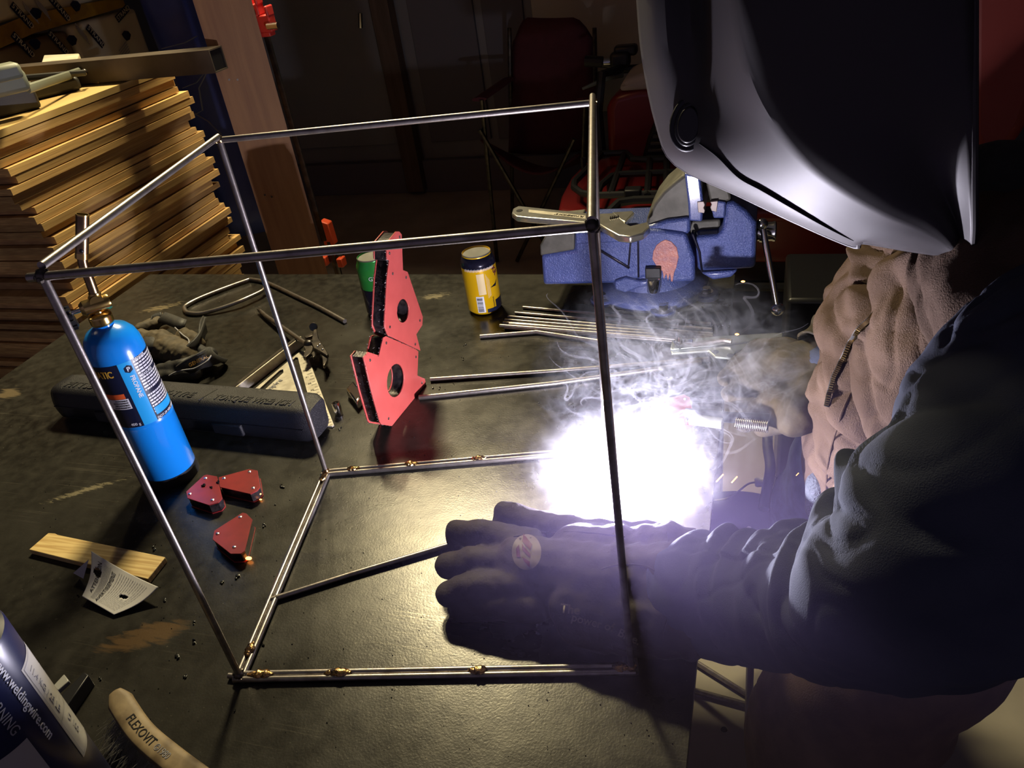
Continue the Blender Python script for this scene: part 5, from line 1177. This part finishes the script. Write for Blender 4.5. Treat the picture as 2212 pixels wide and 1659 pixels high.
# right sleeve (far) with olive hide gauntlet
cloth('far_sleeve', [rsh + V((0, .02, 0)), ony(2080, 690, 1.05), relb, cf1, cf2], [(.085, .085), (.075, .075), (.065, .065), (.055, .055), (.05, .05)], 'olive_glove', person, [(.12, 0, .02, .008, .012, 0, 4), (.18, 0, .02, .008, .012, 0, 4), (.24, 0, .02, .007, .01, 0, 4)], nz=.01, nscale=12, ns=90, nt_=60, lab='dirty olive cuff of the far sleeve')
gr_ = lambda px, py, h: U(px, py, ZT + h)
gc = [(gr_(1790, 790, .09), .044, gr_(1720, 800, .08), .040), (gr_(1720, 800, .08), .038, gr_(1680, 830, .06), .034), (gr_(1700, 760, .085), .024, gr_(1640, 760, .075), .020), (gr_(1640, 760, .075), .018, gr_(1585, 795, .05), .013),
      (gr_(1680, 790, .08), .024, gr_(1610, 790, .075), .019), (gr_(1610, 790, .075), .018, gr_(1565, 815, .045), .013), (gr_(1680, 830, .07), .022, gr_(1620, 830, .06), .018), (gr_(1620, 830, .06), .017, gr_(1575, 850, .04), .013),
      (gr_(1690, 860, .06), .022, gr_(1640, 890, .045), .018), (gr_(1640, 890, .045), .017, gr_(1610, 915, .034), .013), (gr_(1710, 870, .06), .024, gr_(1690, 905, .045), .020), (gr_(1690, 905, .045), .018, gr_(1650, 925, .03), .014), (gr_(1760, 860, .07), .035, gr_(1720, 900, .06), .028)]
g2 = blob_geo(gc, .004, 4)
for i, v in enumerate(g2.v): g2.v[i] = v + g2.n[i] * (noise.noise(v * 28) * .0035 + noise.noise(v * 80) * .0016)
link('far_glove', g2, M['olive_glove'], person, angle=180)['label'] = 'dirty olive hide welding glove gripping the steel clamp'
# left sleeve (near)
SF = []
rg = random.Random(2)
SLEN = (elbow - wrist).length + (shld - elbow).length
for s0, amp, sl, a0 in ((.055, .006, .010, 1.1), (.078, .009, -.014, 1.5), (.098, .005, .02, .6), (.125, .011, .012, 1.4), (.150, .006, -.022, .4), (.172, .011, .020, 1.5), (.205, .009, -.02, 1.0)):
    SF.append((s0, rg.uniform(-.6, .6) + PI / 2, sl, amp, rg.uniform(.009, .014), a0, 1.5))
for s0, sl, amp, wd, a0 in ((.25, .05, .020, .016, 1.6), (.285, -.04, .018, .020, 1.2), (.32, .06, .024, .020, 1.6), (.37, -.05, .020, .022, 1.2), (.42, .06, .022, .024, 1.6), (.47, .03, .018, .024, 1.5)):
    SF.append((s0, 0, sl, amp, wd, a0, 1.2))
hood, hmb = cloth('hoodie_sleeve', [at(1440, 1278, .885), wrist, at(1640, 1292, .82), at(1800, 1292, .745), at(1970, 1270, .665), at(2120, 1150, .63), at(2250, 1020, .64), at(2370, 890, .68), at(2450, 800, .75)], [(.050, .050), (.060, .058), (.064, .062), (.068, .068), (.076, .072), (.088, .085), (.098, .095), (.11, .105), (.11, .11)], 'hoodie', person, SF, nz=.008, nscale=8, upv=(0, 1, 0), lab='dark blue-grey fleece hoodie sleeve of the near arm', ns=260, nt_=150, seed=4, micro=.0008, crease=.0045)
# near glove
q_ = lambda px, py, h: U(px, py, ZT + h)
PALM = [(q_(1440, 1275, .055), .046, q_(1330, 1265, .048), .048), (q_(1420, 1215, .05), .040, q_(1250, 1205, .042), .040), (q_(1420, 1330, .045), .036, q_(1250, 1300, .036), .036), (q_(1330, 1265, .048), .046, q_(1200, 1240, .042), .042), (q_(1200, 1240, .042), .042, q_(1130, 1225, .040), .036),
        (q_(1440, 1180, .05), .028, q_(1260, 1165, .040), .026), (q_(1400, 1370, .030), .026, q_(1250, 1345, .026), .026), (q_(1470, 1190, .055), .030, q_(1490, 1360, .045), .030)]
PALM += [(q_(1450, 1195, .062), .034, q_(1400, 1195, .056), .034), (q_(1470, 1340, .045), .040, q_(1400, 1330, .042), .040), (q_(1480, 1262, .06), .048, q_(1420, 1262, .055), .048)]
PALM += [(q_(1250, 1160, .040), .024, q_(1160, 1135, .036), .020), (q_(1160, 1135, .036), .0195, q_(1094, 1108, .030), .0165), (q_(1094, 1108, .030), .0165, q_(1085, 1135, .022), .0135)]   # thumb
PALM += [(q_(1140, 1180, .046), .0220, q_(1040, 1155, .044), .0195), (q_(1040, 1155, .044), .0195, q_(985, 1150, .034), .0150), (q_(985, 1150, .034), .0150, q_(985, 1165, .020), .0135)]       # index
PALM += [(q_(1130, 1222, .044), .0225, q_(1030, 1215, .042), .0200), (q_(1030, 1215, .042), .0200, q_(968, 1222, .032), .0155), (q_(968, 1222, .032), .0155, q_(975, 1228, .018), .0135)]       # middle
PALM += [(q_(1130, 1268, .040), .0215, q_(1035, 1268, .038), .0195), (q_(1035, 1268, .038), .0195, q_(970, 1282, .028), .0150), (q_(970, 1282, .028), .0150, q_(985, 1285, .016), .0130)]       # ring
PALM += [(q_(1160, 1306, .030), .0200, q_(1070, 1308, .026), .0180), (q_(1070, 1308, .026), .0180, q_(1000, 1316, .018), .0150), (q_(1000, 1316, .018), .0150, q_(1015, 1318, .014), .0125)]       # little
g3 = blob_geo(PALM, .0028, 3)
for i, v in enumerate(g3.v):
    g3.v[i] = v + g3.n[i] * (noise.noise(v * 40) * .0028 + noise.noise(v * 95) * .0011 + .0012 * math.sin(v.x * 210 + 3 * noise.noise(v * 25)) * (1 if v.x > -.14 else 0)); g3.v[i].z = max(g3.v[i].z, ZT + .0006)
gl = link('near_glove', g3, M['welding_glove'], person, angle=180); gl['label'] = 'black leather welding glove with round patch, resting on the bench'
gt = bvh(g3)
def draped(name, geo, Opx, dxpx, dypx, m_, par, lift=.0008):
    """flat shape laid on the glove: local axes given as two directions seen on the glove"""
    vs, fs = geo; out = []; ok = []
    for a, b, c in vs:
        px = Opx[0] + dxpx[0] * a + dypx[0] * b; py = Opx[1] + dxpx[1] * a + dypx[1] * b
        h = hit(gt, px, py, lift + c); out.append(h)
    fs = [f for f in fs if all(out[i] is not None for i in f)]
    if not fs: return None
    out = [o if o is not None else V((0, 0, 0)) for o in out]; use = sorted({i for f in fs for i in f}); ix = {i: k for k, i in enumerate(use)}
    return link(name, MB().add([out[i] for i in use], [tuple(ix[i] for i in f) for f in fs], True), M[m_], par, angle=180)
disc = ([(0, 0, 0)] + [(r_ * math.cos(a), r_ * math.sin(a), 0) for r_ in (.25, .5, .75, 1) for a in [k * PI / 16 for k in range(32)]], [(0, 1 + k, 1 + (k + 1) % 32) for k in range(32)] + [(1 + j * 32 + k, 1 + (j + 1) * 32 + k, 1 + (j + 1) * 32 + (k + 1) % 32, 1 + j * 32 + (k + 1) % 32) for j in range(3) for k in range(32)])
draped('round_patch', disc, (1138, 1193), (32, -2), (2, 38), 'glove_patch', gl, .0008)
def sub(q, n=5):
    vs = []; 
    for i in range(n + 1):
        for j in range(n + 1): u, v = i / n, j / n; a = V(q[0]).lerp(V(q[1]), u); b = V(q[3]).lerp(V(q[2]), u); c = a.lerp(b, v); vs.append((c.x, c.y, 0))
    return vs, [(i * (n + 1) + j, (i + 1) * (n + 1) + j, (i + 1) * (n + 1) + j + 1, i * (n + 1) + j + 1) for i in range(n) for j in range(n)]
for q in (((1131, 1155, 0), (1150, 1178, 0), (1147, 1190, 0), (1129, 1172, 0)), ((1128, 1176, 0), (1147, 1198, 0), (1146, 1206, 0), (1130, 1190, 0)), ((1122, 1178, 0), (1126, 1205, 0), (1118, 1204, 0), (1116, 1186, 0)), ((1129, 1204, 0), (1146, 1214, 0), (1146, 1226, 0), (1134, 1214, 0))):
    draped('patch_mark', sub(q), (0, 0), (1, 0), (0, 1), 'maroon_print', gl, .0016)
def gword(s_, px, py, ang, size):
    vs, fs = text_geo(s_, 1.0, 0, 1, .02); c_, s2 = math.cos(ang), math.sin(ang); draped('glove_word', (vs, fs), (px, py), (c_ * size, s2 * size), (s2 * size, -c_ * size), 'glove_patch', gl, .0010)
gword('The', 1210, 1322, .12, 27); gword('power of', 1234, 1340, .25, 25); gword('Blue.', 1334, 1372, .42, 25)
for pts in ([(1110, 1160), (1180, 1150), (1260, 1150), (1350, 1160)], [(1300, 1230), (1340, 1220), (1400, 1225), (1440, 1260), (1442, 1320)], [(1440, 1150), (1450, 1220), (1448, 1300), (1430, 1380)]):
    s3 = onto(gt, pts, .0004)
    if len(s3) > 3: link('glove_stitch', MB().tube(s3, .0008, 5), M['welding_glove'], gl)

# ================================================================ WELDING HELMET
YS = .80
ring0 = [(1374, -260), (1376, -120), (1379, 0), (1391, 130), (1420, 270), (1460, 353), (1600, 421), (1740, 487), (1846, 531), (1862, 521), (1960, 537), (2064, 552)]
y0 = [YS, YS, YS, YS, .795, .775, .735, .71, .695, .685, .675, .665]
ring1 = [(1415, -260), (1418, -120), (1422, 0), (1433, 120), (1462, 262), (1492, 345), (1615, 408), (1745, 470), (1850, 508), (1885, 515), (1975, 538), (2066, 551.5)]
y1 = [.742, .742, .74, .74, .738, .728, .705, .685, .675, .67, .665, .66]
ring2 = [(1500, -260), (1503, -120), (1508, 0), (1518, 110), (1545, 225), (1585, 305), (1665, 372), (1765, 433), (1865, 480), (1935, 500), (2010, 527), (2068, 551)]
y2 = [.742, .742, .738, .730, .712, .690, .675, .665, .66, .655, .655, .655]
ring3 = [(1575, -260), (1582, -120), (1592, 0), (1608, 100), (1640, 200), (1690, 285), (1755, 360), (1830, 415), (1915, 462), (1985, 492), (2035, 520), (2070, 550.5)]
y3 = [.665, .665, .660, .657, .652, .648, .645, .644, .645, .648, .65, .652]
ring4 = [(1625, -260), (1630, -120), (1640, 0), (1660, 85), (1700, 175), (1755, 255), (1820, 325), (1885, 380), (1950, 425), (2010, 462), (2050, 505), (2073, 550)]
y4 = [.655, .655, .650, .648, .646, .643, .640, .640, .642, .645, .648, .651]
ring5 = [(1850, -260), (1860, -120), (1870, 0), (1880, 70), (1900, 140), (1925, 205), (1955, 265), (1985, 320), (2015, 370), (2045, 420), (2070, 480), (2084, 547)]
y5 = [.648, .645, .642, .641, .641, .642, .643, .645, .648, .650, .652, .654]
ring6 = [(2104, -260), (2105, -120), (2106, 0), (2106, 60), (2106, 125), (2106, 190), (2106, 250), (2106, 310), (2106, 370), (2106, 430), (2106, 490), (2103, 535)]
y6 = [.660, .656, .650, .645, .640, .634, .630, .627, .626, .626, .630, .640]
rings = [(ring0, y0), (ring1, y1), (ring2, y2), (ring3, y3), (ring4, y4), (ring5, y5), (ring6, y6)]
P_ = [[ony(q[0], q[1], y) for q, y in zip(r, ys)] for r, ys in rings]
nc = 4
def crv(pp, n): return cr(pp, n)
rows = [crv(r, nc) for r in P_]                     # along the ring
cols = list(zip(*rows)); sharp = {3}
grid = []
for c in cols:
    c = list(c); a = cr(c[:4], 5); b = cr(c[3:], 5); grid.append(a + b[1:])     # crease at ring 3
nr, ncx = len(grid), len(grid[0])
vs = [p for row in grid for p in row]
fs = [(i * ncx + j, (i + 1) * ncx + j, (i + 1) * ncx + j + 1, i * ncx + j + 1) for i in range(nr - 1) for j in range(ncx - 1)]
mb = MB().add(vs, fs, True)
mb2 = MB().add([V((p.x, 2 * YS - p.y, p.z)) for p in vs], [f[::-1] for f in fs], True)
mb.add(mb2.v, mb2.f, True)
# underside between the two bottom edges is open; brow joins the halves at the front
helm = link('welding_helmet', mb, M['helmet'], person, angle=32); helm['label'] = 'black welding helmet with oval knob, its lower shell lit violet by the arc'
q = helm.modifiers.new('s', 'SOLIDIFY'); q.thickness = .004; q.offset = 0
ht = bvh(mb)
nrm_e = []
rim = [grid[i][0] for i in range(0, nr)]
link('shell_rim', MB().tube([p + V((0, -.001, 0)) for p in rim[18:]], .0022, 8), M['helmet'], helm)
link('shell_rim', MB().tube([grid[i][-1] for i in range(nr)], .0025, 8), M['helmet'], helm)
gvp = onto(ht, [(1515, 308), (1555, 335), (1600, 378), (1650, 405), (1710, 440), (1770, 475), (1815, 500), (1845, 516)], .0006)
if len(gvp) > 4:
    n_ = len(gvp); link('shell_groove', MB().tube(gvp, [.0012 + .0034 * math.sin(PI * min(1, (i + 2) / n_ * .8 + .12)) for i in range(n_)], 10, flat=.35), M['helmet_groove'], helm)
kc = hit(ht, 1489, 272, .001); fw_ = (CAM - kc).normalized(); xk = V((.98, .1, -.12)); xk = (xk - fw_ * xk.dot(fw_)).normalized(); yk = fw_.cross(xk)
def oval(rx, ry, z0_, z1_, n=28):
    vs = [kc + xk * rx * math.cos(a) + yk * ry * math.sin(a) * (1.15 if math.sin(a) > 0 else 1) + fw_ * z0_ for a in [2 * PI * k / n for k in range(n)]]; return MB().prism(vs, fw_ * (z1_ - z0_))
kn = link('knob_bezel', oval(.0168, .0222, -.010, .003), M['helmet_groove'], helm, bev=.002, seg=3)
link('knob_ring', oval(.0125, .0175, .002, .006), M['black_plastic'], kn, bev=.0025, seg=3)
link('knob_cap', oval(.0098, .0145, .005, .009), M['black_plastic'], kn, bev=.0018, seg=3)
link('stray_thread', MB().tube(cr([hit(ht, 1475, 252, .001) or kc, hit(ht, 1458, 256, .003) or kc, hit(ht, 1448, 268, .001) or kc], 6), .0005, 5), M['black_plastic'], helm)
st = [(1848, -40), (1850, 10), (1845, 35), (1880, 14), (1915, 12), (1928, 22), (1932, -5), (1920, -40)]
so_ = [hit(ht, x, y, .0012) for x, y in st]
if all(so_): link('sticker', MB().add(so_, [tuple(range(len(so_)))]), M['rivet'], helm)
lw_ = ony(1377, -170, YS); link('lens_window', MB().box(lw_ + V((.001, 0, 0)), (.012, .110, .085)), M['lens'], helm, bev=.004)
# scuffs
rg = random.Random(8); mb = MB()
for (x, y) in ((1745, 330), (1760, 352), (1700, 300), (1735, 345), (1815, 385), (1800, 430), (1553, 357), (1670, 445), (2068, 480), (2058, 505), (1875, 475), (1680, 360)):
    a_, b_ = hit(ht, x, y, .0005), hit(ht, x + rg.uniform(-9, 9), y - rg.uniform(4, 14), .0005)
    if a_ and b_: mb.tube([a_, b_], .00035, 4)
link('scuff_marks', mb, M['helmet_groove'], helm)

# ================================================================ FLOOR THINGS RIGHT OF THE BENCH
t = thing('round_stool', (-.03, 1.22, 0), 'black round shop stool seat with pale crumbs on it, right of the bench', 'stool')
SC = U(1600, 1185, .40)
t.location = (SC.x, SC.y, 0); ORG[t.name] = V((SC.x, SC.y, 0))
link('stool_seat', MB().lathe([(0, .36), (.165, .36), (.180, .372), (.182, .39), (.172, .402), (.150, .404), (0, .398)], (SC.x, SC.y, 0), up, 48), M['stool'], t)
for k in range(4):
    a = PI / 2 * k + .2; link('stool_leg', MB().tube([(SC.x + .13 * math.cos(a), SC.y + .13 * math.sin(a), .362), (SC.x + .15 * math.cos(a), SC.y + .15 * math.sin(a), .0)], .008, 10), M['chrome'], t)
for (x, y) in ((1690, 1123), (1711, 1091), (1618, 1140), (1682, 1140), (1700, 1135), (1671, 1134), (1708, 1142)):
    tag(link('pale_crumb', MB().ball(U(x, y, .404), .0042 if x < 1700 else .0034, 8, (1.2, .8, .7)), M['white_block']), 'pale crumb lying on the black round stool seat', 'crumb', 'crumbs on the stool seat')
hp = [U(1631, 1042, .42), U(1675, 1040, .42), U(1722, 1044, .42)]
t = thing('grey_tool_handle', hp[1], 'grey ribbed tool handle lying at the back edge of the stool seat', 'handle')
link('handle_body', MB().tube([hp[0], hp[0].lerp(hp[1], .1), hp[1].lerp(hp[0], .1), hp[1], hp[1].lerp(hp[2], .1), hp[2].lerp(hp[1], .06), hp[2]], [.0088, .0108, .0095, .0115, .0098, .0095, .0108], 18), M['grey_handle'], t)
link('tool_cable', MB().tube(cr([hp[0], U(1615, 1046, .42), U(1590, 1065, .405), U(1566, 1078, .405), U(1530, 1083, .40)], 6), .0022, 6), M['grey_handle'], t)
tag(link('power_cable', MB().tube(cr([U(1660, 900, .50), U(1658, 960, .47), U(1664, 1010, .46), U(1656, 1060, .43), U(1650, 1100, .415)], 6), .011, 12), M['black_rubber']), 'thick dark cable hanging down past the grey handle', 'cable')
for k, (a_, b_) in enumerate((((1480, 1416), (1665, 1532)), ((1470, 1483), (1670, 1538)))):
    tag(link('floor_rod', MB().tube([U(*a_, .012), U(*b_, .012)], .0062, 10), M['steel']), ('upper', 'lower')[k] + ' of two long steel rods on the floor right of the bench', 'rod')
tag(link('floor_pebble', MB().ball(U(1564, 1576, .008), .0075, 8, (1, .9, .8)), M['slag']), 'small dark pebble on the concrete floor right of the bench', 'pebble')
tag(link('floor_rag', blob_geo([(U(2150, 1480, .25), .03, U(2230, 1495, .25), .03), (U(2110, 1478, .25), .02, U(2160, 1490, .25), .025)], .006, 4), M['black_leather'], angle=180), 'dark cloth below the trouser hip at the right picture edge', 'cloth') if False else None

# ================================================================ SLAG AND SPARKS
rg = random.Random(21); mb = MB()
spots = [(610, 1050, 6), (571, 1134, 5), (512, 1246, 5), (478, 1259, 4), (385, 1420, 5), (400, 1459, 3), (1003, 743, 4), (998, 773, 3), (417, 1386, 4), (333, 1185, 5), (594, 1093, 2), (735, 927, 4), (935, 836, 4), (951, 838, 3), (980, 828, 2), (355, 1296, 3), (568, 1390, 3), (1162, 872, 2), (420, 1344, 3), (507, 1537, 2), (168, 1284, 3), (215, 1466, 3)]
for x, y, s_ in spots:
    for k in range(3): c = U(x + rg.uniform(-3, 3), y + rg.uniform(-4, 4), ZT + .001); mb.ball(c, s_ * .00045 * rg.uniform(.6, 1.2), 6, (rg.uniform(.6, 1.5), rg.uniform(.6, 1.5), .8))
for k in range(420):
    x, y = rg.uniform(60, 1480), rg.uniform(640, 1640); mb.ball(U(x, y, ZT + .0004), rg.uniform(.0003, .0010), 4)
tag(link('slag_grit', mb, M['slag']), 'black slag crumbs and grinding grit scattered over the bench top', 'grit', kind='stuff')
for (x, y, z, s_, lab) in ((537, 1206, ZT + .004, .0034, 'orange spark glowing beside the corner magnet nearest the camera'), (561, 1067, ZT + .006, .0020, 'orange spark at the edge of the right hand corner magnet'), (563, 1079, ZT + .002, .0015, 'tiny orange spark just below the right hand corner magnet'), (1605, 608, ZT + .16, .0022, 'orange spark in the air under the vise right end'), (1592, 722, ZT + .12, .0021, 'orange spark in the air above the steel clamp')):
    tag(link('spark', MB().ball(U(x, y, z), s_, 10, (1.4, .8, .6)), M['spark']), lab, 'spark')
for (x, y, x2, y2, lab) in ((1548, 1040, 1562, 1025, 'left orange spark streak right of the welding arc'), (1581, 1042, 1592, 1030, 'right orange spark streak right of the welding arc'), (1720, 1027, 1725, 1022, 'small faint spark streak near the brown jacket'), (1840, 940, 1846, 945, 'tiny spark on the brown jacket front')):
    tag(link('spark', MB().tube([U(x, y, ZT + .05), U(x2, y2, ZT + .05)], .0008 if x < 1700 else .0004, 6), M['spark']), lab, 'spark')
for (x, y) in ((885, 595),): pass

# ================================================================ ARC AND SMOKE
tag(link('welding_arc', MB().ball(ARC + V((0, 0, -.004)), .0065, 16), M['arc']), 'blinding white welding arc beside the black glove', 'arc').visible_shadow = True
t = thing('weld_smoke', (-.13, .82, ZT), 'blue-white smoke billowing up from the welding arc', 'smoke'); t['kind'] = 'stuff'
def vol(name, dens, nscale, lo, hi, col, falloff, cen, rad, par, aniso=.2, r2=None, dist=1.5, base=.03):
    m_ = bpy.data.materials.new(name); m_.use_nodes = True; nt = m_.node_tree; nt.nodes.remove(nt.nodes['Principled BSDF']); out = nt.nodes['Material Output']; L = nt.links.new
    vs_ = nt.nodes.new('ShaderNodeVolumeScatter'); vs_.inputs['Color'].default_value = (*col, 1); vs_.inputs['Anisotropy'].default_value = aniso
    g = nt.nodes.new('ShaderNodeNewGeometry'); sb = nt.nodes.new('ShaderNodeVectorMath'); sb.operation = 'SUBTRACT'; L(g.outputs['Position'], sb.inputs[0]); sb.inputs[1].default_value = cen
    dv = nt.nodes.new('ShaderNodeVectorMath'); dv.operation = 'DIVIDE'; L(sb.outputs[0], dv.inputs[0]); dv.inputs[1].default_value = rad
    ln = nt.nodes.new('ShaderNodeVectorMath'); ln.operation = 'LENGTH'; L(dv.outputs[0], ln.inputs[0])
    fr_ = nt.nodes.new('ShaderNodeMapRange'); fr_.inputs[1].default_value = falloff; fr_.inputs[2].default_value = 1.0; fr_.inputs[3].default_value = 1; fr_.inputs[4].default_value = 0; fr_.interpolation_type = 'SMOOTHSTEP'; L(ln.outputs['Value'], fr_.inputs[0])
    src = fr_.outputs[0]
    if nscale:
        n = nt.nodes.new('ShaderNodeTexNoise'); n.inputs['Scale'].default_value = nscale; n.inputs['Detail'].default_value = 2.5; n.inputs['Distortion'].default_value = dist; L(g.outputs['Position'], n.inputs[0])
        s1 = nt.nodes.new('ShaderNodeMath'); s1.operation = 'SUBTRACT'; L(n.outputs[0], s1.inputs[0]); s1.inputs[1].default_value = .5
        s2_ = nt.nodes.new('ShaderNodeMath'); s2_.operation = 'ABSOLUTE'; L(s1.outputs[0], s2_.inputs[0])
        mr = nt.nodes.new('ShaderNodeMapRange'); mr.inputs[1].default_value = lo; mr.inputs[2].default_value = hi; mr.inputs[3].default_value = 1; mr.inputs[4].default_value = base; L(s2_.outputs[0], mr.inputs[0])
        mu = nt.nodes.new('ShaderNodeMath'); mu.operation = 'MULTIPLY'; L(src, mu.inputs[0]); L(mr.outputs[0], mu.inputs[1]); src = mu.outputs[0]
    mu = nt.nodes.new('ShaderNodeMath'); mu.operation = 'MULTIPLY'; L(src, mu.inputs[0]); mu.inputs[1].default_value = dens; L(mu.outputs[0], vs_.inputs['Density']); L(vs_.outputs[0], out.inputs['Volume'])
    return link(name, MB().ball(cen, 1, 24, rad), m_, par)
vol('smoke_core', 13.0, 16, .0, .08, (.86, .88, 1.0), .45, (-.15, .795, .932), (.150, .125, .056), t, base=.14, dist=2.)
vol('smoke_cloud', 7.0, 11, .0, .035, (.80, .85, 1.0), .30, (-.10, .87, 1.02), (.20, .19, .135), t, base=.02, dist=2.5)
vol('flare_haze', .48, 0, 0, 1, (.62, .50, 1.0), .0, (.05, .48, 1.03), (.42, .34, .21), t, .3)  # violet haze added before glove and sleeve, imitates the veil of lens flare
# thin curling wisps
wm = bpy.data.materials.new('smoke_wisp'); wm.use_nodes = True; nt = wm.node_tree; b = nt.nodes['Principled BSDF']; nt.nodes.remove(b)
tr_ = nt.nodes.new('ShaderNodeBsdfTransparent'); df = nt.nodes.new('ShaderNodeBsdfDiffuse'); tl = nt.nodes.new('ShaderNodeBsdfTranslucent'); df.inputs[0].default_value = (.85, .86, 1, 1); tl.inputs[0].default_value = (.85, .86, 1, 1)
ad = nt.nodes.new('ShaderNodeAddShader'); mx = nt.nodes.new('ShaderNodeMixShader'); mx.inputs[0].default_value = .014
nt.links.new(df.outputs[0], ad.inputs[0]); nt.links.new(tl.outputs[0], ad.inputs[1]); nt.links.new(tr_.outputs[0], mx.inputs[1]); nt.links.new(ad.outputs[0], mx.inputs[2]); nt.links.new(mx.outputs[0], nt.nodes['Material Output'].inputs[0])
M['wisp'] = wm
rg = random.Random(31); mb = MB()
def wisp(p, n, step, r, lift_, wide=1):
    pts = []; p = V(p); sd_ = rg.uniform(0, 50)
    d = V((rg.uniform(-1, 1), rg.uniform(-.4, 1), rg.uniform(.1, 1))).normalized()
    for i in range(n):
        pts.append(p.copy()); f = V((noise.noise(p * 22 + V((sd_, 0, 0))), noise.noise(p * 22 + V((0, sd_, 0))), noise.noise(p * 22 + V((0, 0, sd_))) + lift_)); d = (d * .80 + f * .75).normalized(); p = p + d * step
        p.z = max(p.z, ZT + .01)
    mb.tube(pts, [r * (.3 + .7 * math.sin(PI * min(1, (i + 1) / n))) for i in range(n)], 6, caps=False, flat=wide)
for k in range(60):
    a = rg.uniform(0, 2 * PI); q = rg.uniform(.01, .10)
    wisp((-.115 + q * math.cos(a), .82 + q * math.sin(a) * .9, rg.uniform(.93, 1.06)), rg.randint(20, 42), .0045, rg.uniform(.0005, .0022), rg.uniform(.0, .35))
wisps = link('smoke_wisps', mb, wm, t, angle=180); wisps['kind'] = 'stuff'
